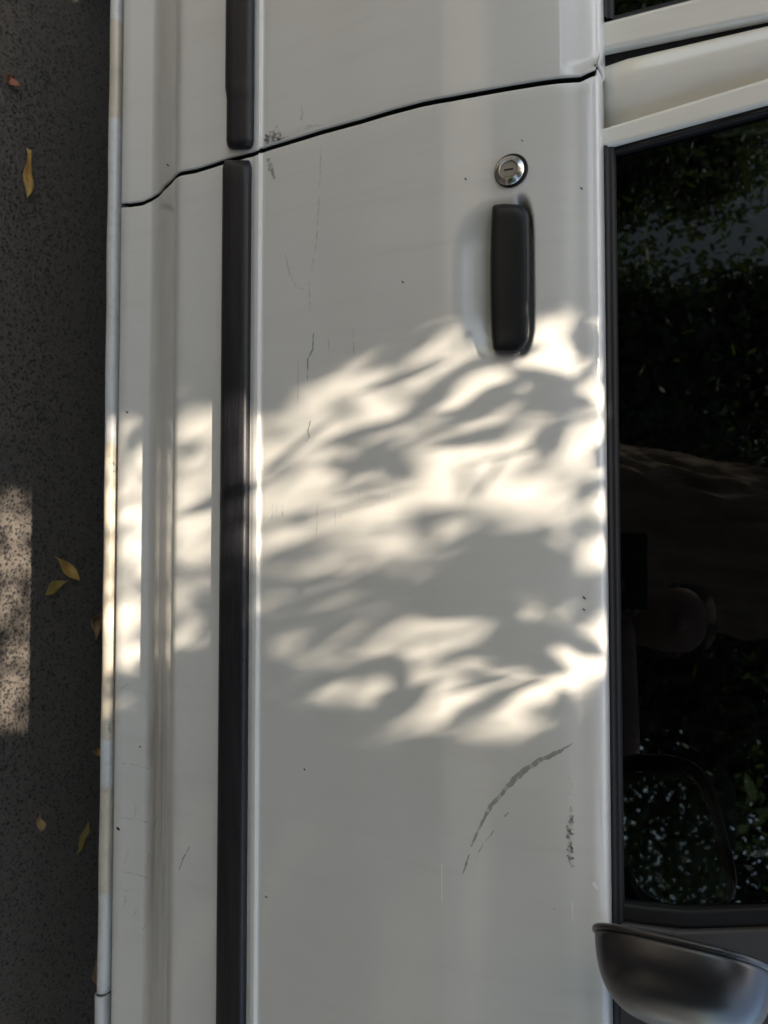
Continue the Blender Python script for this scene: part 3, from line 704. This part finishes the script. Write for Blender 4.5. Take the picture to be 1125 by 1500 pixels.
part(mir(CARP[-1])).name = 'inner_door_trim'

# ------------------------------------------------------------------ fallen leaves on the asphalt
def leaf_mat(name, c1, c2):
    n = N(name); f = n.noise(60, 5); c = n.mix(n.ramp(f, [(0.35, 0.0), (0.65, 1.0)]), c1, c2)
    return n.set(c, 0.55, n.bump(n.noise(220, 3), 0.4, 0.001))
OCH = leaf_mat('ochre_dry_leaf', (0.36, 0.20, 0.05), (0.50, 0.32, 0.10)); RED = leaf_mat('red_brown_pod', (0.20, 0.055, 0.025), (0.28, 0.10, 0.045))
BRN = leaf_mat('brown_dry_leaf', (0.22, 0.13, 0.06), (0.40, 0.27, 0.13)); OLV = leaf_mat('olive_dry_leaf', (0.26, 0.19, 0.05), (0.34, 0.24, 0.07))
def fallen(p0, p1, wpx, mat, label, curl=0.15, bend=0.06, waist=0.0, peak=0.5, stalk=0.12):
    a, b = on_z(*p0, 0.006), on_z(*p1, 0.006); L = np.linalg.norm(b - a); t = (b - a) / L; s = np.array([-t[1], t[0], 0])
    dep = np.dot(a - CAM, FWD); W = wpx / FPX * dep; rows = []
    for i in range(17):
        u = i / 16
        if u < stalk: wv = 0.05
        else:
            q = (u - stalk) / (1 - stalk); k = math.log(0.5) / math.log(peak); wv = max(0.02, math.sin(math.pi * q ** k) ** 1.15); wv = max(wv, waist * (1 - q))
        c = a + t * L * u + s * bend * L * math.sin(math.pi * u)
        z = 0.005 + 0.010 * abs(u - 0.45) * curl * 4 + 0.002 * math.sin(u * 9)
        row = []
        for v in (-1, -0.5, 0, 0.5, 1):
            row.append((c[0] + s[0] * v * wv * W / 2, c[1] + s[1] * v * wv * W / 2, z + (abs(v) ** 1.5) * wv * W * 0.30 * curl * 2))
        rows.append(row)
    org = np.array([(a[0] + b[0]) / 2, (a[1] + b[1]) / 2, 0]); P = np.array(rows) - org
    o = grid('fallen_leaf', P, mat); o.location = org
    m_ = o.modifiers.new('t', 'SOLIDIFY'); m_.thickness = 0.0005; m_.offset = 1
    return tag(o, label, 'leaf', 'dry leaves fallen on the asphalt')
fallen((3, 111), (25, 128), 13, RED, 'small red-brown pod-like leaf with pale tips on open asphalt', 0.4, 0.05, 0, 0.45, 0.02)
fallen((40, 219), (37, 291), 17, OCH, 'long ochre leaf with a hooked brown stalk end, lying alone on asphalt', 0.25, 0.04, 0.45, 0.62, 0.0)
fallen((79, 815), (115, 851), 18, OCH, 'ochre pointed leaf, upper one of a touching pair beside sunlit asphalt', 0.2, 0.03, 0, 0.58, 0.02)
fallen((101, 849), (64, 871), 17, OLV, 'olive-ochre leaf, lower one of a touching pair beside sunlit asphalt', 0.2, -0.05, 0, 0.62, 0.04)
fallen((147, 893), (130, 936), 20, BRN, 'curled brown leaf half under the car sill', 0.9, -0.12, 0, 0.4, 0.05)
fallen((133, 1101), (152, 1105), 10, OCH, 'tiny yellow-brown leaf tip peeping out beside the chipped sill', 0.3, 0.05, 0, 0.5, 0.02)
fallen((55, 1188), (57, 1217), 13, BRN, 'small pale brown leaf with a pointed tip on shaded asphalt', 0.4, 0.05, 0, 0.7, 0.02)
fallen((128, 1202), (110, 1252), 14, OLV, 'slender yellow leaf lying slanted near the beige sill patch', 0.2, 0.10, 0, 0.45, 0.02)
fallen((138, 1401), (148, 1450), 11, BRN, 'thin dull brown leaf tucked against the sill joint', 0.3, -0.08, 0, 0.5, 0.04)

# ------------------------------------------------------------------ the tree that dapples the door
BARK = N('rough_bark'); h_ = BARK.noise(9, 8, 0.7, stretch=(3, 3, 0.5)); BARK.set(BARK.mix(h_, (0.08, 0.055, 0.038), (0.34, 0.25, 0.18)), 0.9, BARK.bump(h_, 1.0, 0.05)); BARK = BARK.m
def foliage_mat(name, c1, c2):
    n = N(name); c = n.mix(n.noise(1.7, 3), c1, c2); n.set(c, 0.75); t = n.t
    tl = t.nodes.new('ShaderNodeBsdfTranslucent'); n.l(n.mix(0.5, c, (0.10, 0.16, 0.02)), tl.inputs[0]); mx = t.nodes.new('ShaderNodeMixShader'); mx.inputs[0].default_value = 0.25
    n.l(n.b.outputs[0], mx.inputs[1]); n.l(tl.outputs[0], mx.inputs[2]); n.l(mx.outputs[0], n.out.inputs[0]); return n.m
LEAF = foliage_mat('canopy_leaf', (0.035, 0.055, 0.018), (0.06, 0.09, 0.03)); LEAFD = foliage_mat('dark_hedge_leaf', (0.03, 0.05, 0.025), (0.06, 0.09, 0.04))
def leaf_geo(C, L, W, axis=None, droop=0.5):
    n = len(C); a = RNG.normal(size=(n, 3)) if axis is None else axis + 0.45 * RNG.normal(size=(n, 3)); a[:, 2] -= droop
    a /= np.linalg.norm(a, axis=1)[:, None]
    u = RNG.normal(size=(n, 3)); u -= (u * a).sum(1)[:, None] * a; u /= np.linalg.norm(u, axis=1)[:, None]
    L = L[:, None]; W = W[:, None]; b = C - a * L / 2; tp = C + a * L / 2
    q = np.stack([b, b + a * L * .3 + u * W / 2, b + a * L * .65 + u * W * .4, tp, b + a * L * .65 - u * W * .4, b + a * L * .3 - u * W / 2], 1)
    return q, a
def leaf_mesh(name, Q, mat, parent):
    n = len(Q); base = np.arange(n)[:, None] * 6
    F = np.concatenate([base + np.array([[0, 1, 2, 3]]), base + np.array([[0, 3, 4, 5]])], 0)
    return fast(name, Q.reshape(-1, 3), F, mat, parent, False)

# where the sun comes through: gaps in the foliage, given by the place each one lights (x, y, half sizes, slant, openness)
GAPS = [(560, 582, 92, 44, -14, 1), (625, 492, 44, 17, 0, .75), (405, 690, 70, 38, 0, 1), (515, 692, 58, 27, -8, 1), (640, 695, 26, 38, 10, .95), (735, 645, 55, 34, -10, 1),
        (700, 592, 70, 20, -12, .8), (820, 545, 62, 34, -14, .9), (845, 600, 45, 34, 0, .9), (862, 668, 30, 42, 0, .95), (800, 722, 60, 20, -4, .95), (862, 762, 24, 20, 0, 1),
        (872, 806, 20, 30, 0, .95), (838, 797, 15, 16, 0, .9), (292, 665, 40, 52, -10, 1), (285, 772, 38, 20, -10, .9), (190, 735, 28, 60, 0, .95), (188, 865, 24, 28, 0, .95), (190, 942, 24, 34, 0, 1),
        (405, 778, 66, 17, -14, .85), (450, 828, 80, 15, -10, .6), (560, 917, 72, 22, 8, .8), (500, 985, 60, 14, 5, .6), (600, 1012, 95, 36, 8, .8), (690, 1015, 58, 42, 0, .95),
        (775, 1012, 50, 44, -12, .9), (720, 962, 55, 20, -15, .9), (835, 925, 62, 22, -10, .8), (862, 962, 34, 36, 0, .95), (640, 925, 32, 20, -20, .75), (832, 488, 42, 18, -8, .7),
        (745, 1052, 40, 20, 0, .8), (560, 790, 50, 10, -15, .5), (640, 770, 30, 9, -18, .5), (470, 640, 60, 16, -16, .8), (595, 645, 60, 14, -16, .7), (780, 590, 40, 22, -10, .8),
        (690, 540, 40, 20, 20, .6), (400, 620, 40, 20, -25, .5), (540, 745, 60, 12, -14, .7), (600, 835, 50, 10, -16, .65), (430, 880, 60, 10, -8, .6), (300, 860, 30, 14, -8, .6), (450, 950, 50, 10, 6, .6), (690, 745, 50, 10, -18, .65), (760, 880, 50, 9, -20, .55), (600, 1065, 40, 12, 25, .6), (300, 930, 24, 12, 0, .5), (345, 680, 26, 62, 0, .95), (345, 795, 22, 24, 0, .8), (800, 640, 40, 24, -10, .8), (660, 800, 24, 10, -20, .6),
        # broad thin places in the spray round those gaps
        (590, 645, 290, 118, -12, .74), (640, 978, 185, 68, 4, .70), (285, 720, 60, 110, 0, .7), (810, 650, 100, 80, 0, .60), (500, 800, 150, 60, -10, .56), (190, 820, 40, 140, 0, .7), (695, 1080, 34, 16, 0, .7), (570, 1088, 46, 12, 20, .55), (835, 1015, 34, 22, 0, .6), (480, 1050, 40, 10, 20, .5), (180, 1035, 20, 22, 0, .5)]
GROUND_GAPS = [(22, 782, 40, 56, 0, 1), (34, 862, 30, 20, 0, .85), (8, 900, 16, 40, 0, .9), (30, 985, 30, 42, 0, .9), (12, 1045, 26, 20, 0, .7), (25, 925, 30, 12, 0, .55)]
def to_plane(p):                        # slide a lit point back along the sun's rays to the plane y = 0
    t = -p[1] / SUN_DIR[1]; q = p + t * SUN_DIR; return q[0], q[2]
def gap_ellipses():
    E = []
    for i, (cx, cy, rx, ry, an, op) in enumerate(GAPS + GROUND_GAPS):
        f_ = (lambda a, b: on_z(a, b, 0.0)) if i >= len(GAPS) else (lambda a, b: hit(a, b))
        c = np.array(to_plane(f_(cx, cy))); A = R(an)
        e1 = np.array(to_plane(f_(cx + rx * math.cos(A) * .5, cy + rx * math.sin(A) * .5))) - c
        e2 = np.array(to_plane(f_(cx - ry * math.sin(A) * .5, cy + ry * math.cos(A) * .5))) - c
        M = np.linalg.inv(np.stack([e1 * 2, e2 * 2], 1)); E.append((c, M, op))
    return E
ELL = gap_ellipses()
def openness(P, grow):
    t = -P[:, 1] / SUN_DIR[1]; Q = P + t[:, None] * SUN_DIR; q = Q[:, [0, 2]]; o = np.zeros(len(P))
    wob = 1 + 0.16 * np.sin(q[:, 0] * 61 + 3 * np.sin(q[:, 1] * 17)) + 0.12 * np.sin(q[:, 0] * 127 + q[:, 1] * 23 + 1)      # ragged gap edges
    for c, M, op in ELL:
        d = np.linalg.norm((q - c) @ M.T, axis=1) * wob; o = np.maximum(o, op * (d < grow))
    return o
tree = empty('shade_tree', (-0.15, -3.3, 0), 'big broadleaf tree behind the photographer with a thick leaning brown trunk', 'tree')
tp = [(-0.25, -3.3, -0.1), (-0.2, -3.25, 0.6), (-0.1, -3.2, 1.4), (0.08, -3.1, 2.2), (0.15, -2.9, 3.0), (0.1, -2.6, 3.9), (0.0, -2.3, 5.0)]
tr_r = [0.56, 0.46, 0.42, 0.40, 0.32, 0.22, 0.10]; us = np.linspace(0, 6, 150); rows = []
for u in us:
    c = [np.interp(u, range(7), [q[k] for q in tp]) for k in range(3)]; r0_ = np.interp(u, range(7), tr_r); row = []
    for k in range(121):
        q = 2 * math.pi * k / 120
        rg_ = 0.030 * abs(math.sin(q * 11 + 2.0 * math.sin(u * 2.3 + q * 2))) + 0.018 * math.sin(q * 23 + 3 * math.sin(u * 5.1)) * math.sin(u * 9 + q * 3) + 0.03 * math.sin(q * 3 + u)
        row.append((c[0] + (r0_ + rg_ * r0_ * 2) * math.cos(q), c[1] + (r0_ + rg_ * r0_ * 2) * math.sin(q), c[2]))
    rows.append(row)
grid('trunk', rows, BARK, tree)
def limb(pts, r0, r1): tube('limb', pts, list(np.linspace(r0, r1, len(pts))), BARK, tree, 10)
limb([(0.1, -3.0, 2.6), (-0.5, -2.6, 3.2), (-1.2, -2.1, 3.7), (-1.9, -1.5, 4.1)], 0.16, 0.04)
limb([(0.15, -2.9, 2.9), (0.8, -2.5, 3.4), (1.5, -2.0, 3.8), (2.1, -1.5, 4.2)], 0.15, 0.04)
limb([(0.12, -2.7, 3.6), (-0.9, -2.5, 4.3), (-1.6, -2.4, 4.9)], 0.11, 0.03)
limb([(0.12, -2.7, 3.6), (1.1, -2.6, 4.5), (1.9, -2.5, 5.0)], 0.11, 0.03)
limb([(0.1, -3.1, 2.4), (-0.9, -4.0, 3.2), (-1.8, -4.8, 3.9)], 0.14, 0.03)
limb([(0.1, -3.1, 2.4), (1.0, -4.1, 3.3), (1.9, -4.9, 4.1)], 0.14, 0.03)
def crown():
    Q = []
    # dense spray over the car, along the path of the sun to the door
    n = 125000
    x0 = RNG.uniform(-1.15, 0.95, n); z0 = RNG.uniform(-0.9, 1.75, n); dist = np.maximum(1.3, (1.85 - z0) / 0.88) + 0.25 + RNG.uniform(0, 2.4, n)
    base = np.stack([x0, np.zeros(n), z0], 1); C = base - SUN_DIR[None] * dist[:, None]
    q, a = leaf_geo(C, RNG.uniform(0.032, 0.060, n), RNG.uniform(0.011, 0.018, n))
    op = np.zeros(n)
    for f1, f2 in ((0.2, 0.8), (0.5, 0.5), (0.8, 0.2)): op = np.maximum(op, openness(q[:, 0] * f1 + q[:, 3] * f2, 1.16))
    keep = RNG.uniform(size=n) > (1 - (1 - op) ** 2.3) * 0.964
    Q.append(q[keep])
    # a few nearer sprays whose leaves print sharper on the door
    for (px, py, k_, dd) in ((755, 975, 6, 0.95), (700, 965, 4, 1.0), (790, 960, 4, 0.9), (600, 1050, 5, 1.1), (690, 560, 5, 1.2), (820, 700, 4, 1.3), (470, 690, 5, 1.6), (860, 930, 5, 1.1), (540, 600, 4, 1.0), (640, 640, 5, 0.9), (760, 600, 6, 0.85), (830, 560, 6, 0.8), (600, 980, 5, 1.0), (520, 930, 4, 1.1), (660, 1040, 6, 0.9), (430, 680, 4, 1.1), (850, 640, 4, 0.75)):
        p = hit(px, py) - SUN_DIR * (dd + 0.35)
        C2 = p + RNG.normal(size=(k_, 3)) * np.array([0.035, 0.05, 0.03]); q2, _ = leaf_geo(C2, RNG.uniform(0.05, 0.07, k_), RNG.uniform(0.018, 0.026, k_)); Q.append(q2)
    # the rest of the crown, looser
    m_ = 16000; th = RNG.uniform(0, 2 * math.pi, m_); rr = RNG.uniform(0.2, 1, m_) ** 0.5
    C3 = np.stack([0.0 + 2.1 * rr * np.cos(th), -3.3 + 2.6 * rr * np.sin(th), 4.4 + RNG.normal(size=m_) * 0.75], 1)
    q3, _ = leaf_geo(C3, RNG.uniform(0.06, 0.11, m_), RNG.uniform(0.02, 0.035, m_)); o3 = np.zeros(m_)
    for k in range(6): o3 = np.maximum(o3, openness(q3[:, k], 1.0))
    Q.append(q3[o3 < 0.1])
    o = leaf_mesh('crown', np.concatenate(Q, 0), LEAF, tree); o['kind'] = 'stuff'
crown(); adopt(tree)

# ------------------------------------------------------------------ trees and house behind the photographer, seen in the glass
def bushy(name, label, loc, w_, h0, h1, n, mat, taper=0.3, cat='tree'):
    t = empty(name, loc, label, cat)
    x, y, _ = loc
    tube('trunk', [(x, y, -0.1), (x + .05, y, h0 + 0.4), (x, y, h1 * 0.8)], [0.16, 0.12, 0.03], BARK, t, 10)
    cl = RNG.uniform(0, 1, (90, 1)); th = RNG.uniform(0, 6.28, 90); rr = w_ * (1 - cl[:, 0] * (1 - taper)) * RNG.uniform(0.35, 1, 90)
    cc = np.stack([x + rr * np.cos(th), y + rr * np.sin(th), h0 + (h1 - h0) * cl[:, 0]], 1)
    n = int(n * 3.2); C = cc[RNG.integers(0, 90, n)] + RNG.normal(size=(n, 3)) * w_ * 0.17
    q, _ = leaf_geo(C, RNG.uniform(0.075, 0.14, n), RNG.uniform(0.035, 0.062, n)); o = leaf_mesh('crown', q, mat, t); o['kind'] = 'stuff'; adopt(t)
bushy('evergreen_tree', 'tall dark evergreen tree beside the pale house', (-1.8, -7.5, 0), 1.35, 0.6, 6.0, 9000, LEAFD)
bushy('evergreen_tree', 'dark leafy tree straight behind the leaning trunk', (-0.3, -8.0, 0), 1.7, 0.6, 6.5, 9000, LEAFD)
bushy('evergreen_tree', 'dark bushy tree on the front side of the leaning trunk', (1.9, -7.6, 0), 2.0, 0.4, 8.0, 16000, LEAFD)
bushy('evergreen_tree', 'narrow dark tree standing past the corner of the house', (-6.9, -9.0, 0), 1.3, 0.6, 6.5, 6000, LEAFD)
bushy('evergreen_tree', 'round dark tree well ahead of the car', (6.2, -7.0, 0), 1.7, 0.5, 4.6, 7000, LEAFD)
bushy('evergreen_tree', 'leafy tree standing some way behind the car', (-6.5, -1.8, 0), 1.8, 0.6, 5.5, 9000, LEAF, 0.6)
bushy('evergreen_tree', 'dense tree far behind the car, near the house corner', (-9.5, 0.8, 0), 2.2, 0.6, 6.0, 9000, LEAFD, 0.6)
bushy('evergreen_tree', 'broad dark tree ahead of the car on the photographer side', (5.6, -5.0, 0), 1.9, 0.5, 5.0, 12000, LEAFD, 0.6)
bushy('evergreen_tree', 'low dark tree in front of the house windows', (-4.3, -7.3, 0), 1.4, 0.3, 3.7, 9000, LEAFD, 0.5)
bushy('evergreen_tree', 'tall dense tree deep in the garden, past the front-side bushy tree', (4.0, -8.4, 0), 2.0, 0.3, 7.5, 14000, LEAFD, 0.6)
bushy('evergreen_tree', 'big dark backdrop tree between the leaning trunk and the garden trees', (1.0, -10.0, 0), 2.4, 0.3, 8.0, 14000, LEAFD, 0.6)
bushy('evergreen_tree', 'small leafy tree added just ahead of the car to block sky light', (3.7, -3.3, 0), 1.3, 0.5, 4.2, 8000, LEAF, 0.6)  # added out of view: blocks the sky ahead, darkening the door towards the front
bushy('roadside_shrub', 'loose green shrub on the far side of the car', (1.0, 4.6, 0), 1.3, 0.2, 2.8, 6000, LEAF, 0.6, 'shrub')
bushy('roadside_shrub', 'dense green shrub beside the far rear door', (-1.8, 4.8, 0), 1.4, 0.2, 3.0, 6000, LEAF, 0.6, 'shrub')
house = empty('house', (-6.5, -14, 0), 'pale grey rendered house with dark windows and brown roof', 'house')
WALL = plain('pale_render', (0.52, 0.50, 0.46), 0.9, 0.08, 3, bump=0.2); ROOF = plain('brown_roof', (0.13, 0.075, 0.05), 0.85, 0.2, 8)
box('wall', (-6.0, -14.5, 3.4), (9.0, 3.0, 6.8), WALL, house)
mesh('roof', [(-10.8, -12.7, 6.81), (-1.2, -12.7, 6.81), (-1.2, -16.3, 6.81), (-10.8, -16.3, 6.81), (-10.0, -14.5, 8.3), (-2.0, -14.5, 8.3)], [(0, 1, 5, 4), (1, 2, 5), (2, 3, 4, 5), (3, 0, 4), (3, 2, 1, 0)], ROOF, house)
WG = plain('dark_window_glass', (0.02, 0.025, 0.03), 0.1)
for wx in (-8.6, -6.3, -4.0):
    for wz in (1.6, 4.7):
        fr_ = box('window', (wx, -12.985, wz), (1.0, 0.05, 1.5), PAINT_F, house); box('pane', (wx, -12.955, wz), (0.86, 0.02, 1.36), WG, fr_)
adopt(house)
for c in house.children:
    for k in c.children: k.matrix_parent_inverse = Matrix.Identity(4)

# ------------------------------------------------------------------ the photographer, whose arm and face show in the window
def skin(name, chains, mat, parent=None, sub=2):
    V = []; E = []; Rr = []; roots = []
    for ch in chains:
        prev = None
        for i, it in enumerate(ch):
            if isinstance(it, int): prev = it; continue
            V.append(it[0]); Rr.append(it[1]); k = len(V) - 1
            if prev is None: roots.append(k)
            else: E.append((prev, k))
            prev = k
    me = bpy.data.meshes.new(name); me.from_pydata(V, E, []); o = bpy.data.objects.new(name, me); link(o, parent)
    sk = o.modifiers.new('skin', 'SKIN'); sk.use_smooth_shade = True
    for i, r_ in enumerate(Rr):
        sv = me.skin_vertices[0].data[i]; rr = r_ if hasattr(r_, '__len__') else (r_, r_); sv.radius = rr; sv.use_root = i in roots
    sb = o.modifiers.new('sub', 'SUBSURF'); sb.levels = sub; sb.render_levels = sub
    me.materials.append(mat); return o
SKIN = plain('brown_skin', (0.10, 0.056, 0.038), 0.85, 0.1, 20); CLOTH = plain('dark_navy_shirt', (0.018, 0.02, 0.03), 0.9, 0.2, 90, bump=0.3); JEANS = plain('dark_jeans', (0.02, 0.025, 0.04), 0.9, 0.25, 120); HAIR = plain('black_hair', (0.01, 0.009, 0.008), 0.9, 0.3, 200, Specular_IOR_Level=0.1)
person = empty('person', (0.30, -1.5, 0), 'person in dark shirt leaning forward, photographing the car door with a phone', 'person')
pel = (0.30, -1.52, 0.88); ch_ = (0.27, -1.27, 1.12); nk = (0.235, -1.12, 1.24); hd = (0.215, -1.02, 1.355)
RS, RE, RW = (0.45, -1.19, 1.17), (0.53, -0.93, 1.22), (0.245, -0.815, 1.205)
LS, LE, LW = (0.08, -1.24, 1.18), (0.02, -1.22, 0.92), (0.10, -1.02, 0.76)
palm = (0.185, -0.80, 1.200)
body = [[(pel, (0.11, 0.08)), ((0.285, -1.40, 1.00), (0.105, 0.075)), (ch_, (0.115, 0.085)), (nk, (0.056, 0.058)), ((0.218, -1.035, 1.285), (0.062, 0.076)), (hd, (0.090, 0.108)), ((0.216, -1.035, 1.425), (0.078, 0.092))],
        [2, (RS, 0.062), (((RS[0] + RE[0]) / 2 + .02, (RS[1] + RE[1]) / 2, (RS[2] + RE[2]) / 2), 0.047), (RE, 0.042), (((RE[0] + RW[0]) / 2 + .03, (RE[1] + RW[1]) / 2 - .01, (RE[2] + RW[2]) / 2), 0.038), (RW, 0.026), (palm, (0.034, 0.020))],
        [2, (LS, 0.062), (LE, 0.043), (LW, 0.028), ((0.12, -0.97, 0.71), (0.034, 0.018))],
        [0, ((0.39, -1.50, 0.84), 0.07), ((0.40, -1.42, 0.48), 0.05), ((0.40, -1.50, 0.10), 0.045), ((0.41, -1.38, 0.04), (0.045, 0.035)), ((0.41, -1.28, 0.03), (0.04, 0.025))],
        [0, ((0.21, -1.50, 0.84), 0.07), ((0.18, -1.40, 0.48), 0.05), ((0.17, -1.49, 0.10), 0.045), ((0.16, -1.37, 0.04), (0.045, 0.035)), ((0.16, -1.27, 0.03), (0.04, 0.025))]]
fing = []
for k, (dz, ln_) in enumerate(((0.024, 0.9), (0.008, 1.0), (-0.008, 0.95), (-0.023, 0.78))):        # right hand wraps the lower end of the phone
    z = palm[2] + dz; fing.append([((palm[0] - 0.01, palm[1] - 0.004, z), 0.009), ((palm[0] - 0.035, -0.772, z), 0.0088), ((palm[0] - 0.05 - 0.012 * ln_, -0.757, z), 0.0082), ((palm[0] - 0.06 - 0.02 * ln_, -0.7555, z), 0.0070)])
fing.append([((palm[0] + 0.0, palm[1] - 0.01, palm[2] + 0.02), 0.011), ((palm[0] - 0.03, -0.802, palm[2] + 0.040), 0.010), ((palm[0] - 0.055, -0.793, palm[2] + 0.030), 0.008)])
for k, (dx, ln_) in enumerate(((-0.026, 0.9), (-0.009, 1.0), (0.009, 0.95), (0.025, 0.75))):
    b = np.array((0.12 + dx, -0.955, 0.695)); fing.append([(tuple(b), 0.009), (tuple(b + np.array((0, 0.02, -0.032)) * ln_), 0.0085), (tuple(b + np.array((0, 0.022, -0.065)) * ln_), 0.0075)])
fing.append([((0.085, -0.97, 0.72), 0.011), ((0.06, -0.945, 0.695), 0.010), ((0.055, -0.935, 0.67), 0.008)])
fing.append([((0.215, -0.945, 1.36), 0.016), ((0.215, -0.915, 1.343), 0.015), ((0.215, -0.925, 1.333), 0.012)])     # nose
fing.append([((0.139, -1.03, 1.355), 0.012), ((0.132, -1.038, 1.375), 0.012)]); fing.append([((0.291, -1.03, 1.355), 0.012), ((0.298, -1.038, 1.375), 0.012)])
skin('body', body + fing, SKIN, person)
sh_ = [[((0.30, -1.55, 0.82), (0.185, 0.150)), ((0.285, -1.42, 0.98), (0.175, 0.145)), (ch_, (0.185, 0.150)), ((0.245, -1.16, 1.20), (0.10, 0.10))],
       [2, (RS, 0.078), (((RS[0] + RE[0]) / 2 + .02, (RS[1] + RE[1]) / 2, (RS[2] + RE[2]) / 2), 0.074)], [2, (LS, 0.078), (((LS[0] + LE[0]) / 2, (LS[1] + LE[1]) / 2, (LS[2] + LE[2]) / 2), 0.066)]]
skin('shirt', sh_, CLOTH, person)
skin('trousers', [[((0.30, -1.53, 0.90), (0.165, 0.135)), ((0.30, -1.52, 0.84), (0.16, 0.135)), ((0.39, -1.50, 0.76), 0.115), ((0.40, -1.42, 0.48), 0.078), ((0.40, -1.50, 0.10), 0.062)], [1, ((0.21, -1.50, 0.76), 0.115), ((0.18, -1.40, 0.48), 0.078), ((0.17, -1.49, 0.10), 0.062)]], JEANS, person)
skin('hair', [[((0.216, -1.085, 1.32), (0.078, 0.055)), ((0.216, -1.068, 1.40), (0.096, 0.088)), ((0.216, -1.015, 1.448), (0.085, 0.060))]], HAIR, person)
for fx in (0.41, 0.16): skin('shoe', [[((fx, -1.50, 0.05), 0.052), ((fx, -1.38, 0.045), (0.055, 0.044)), ((fx, -1.26, 0.035), (0.048, 0.034))]], HANDLE, person)
adopt(person)
pc = CAM - FWD * 0.016 + DWN * 0.062
ax = [Vector(DWN), Vector(RGT), Vector(FWD)]
V = [Vector(pc) + ax[0] * a + ax[1] * b + ax[2] * c_ for a in (-0.078, 0.078) for b in (-0.037, 0.037) for c_ in (-0.004, 0.004)]
ph = mesh('phone', [v - Vector(pc) for v in V], [(0, 1, 3, 2), (4, 6, 7, 5), (0, 4, 5, 1), (2, 3, 7, 6), (0, 2, 6, 4), (1, 5, 7, 3)], HANDLE, None, False, 0.003)
ph.location = pc; tag(ph, 'dark phone held sideways in the hand of the leaning person', 'phone')

# parts were built in world coordinates: keep them there under the car's base point
adopt(car)
print('objects', len(bpy.data.objects))
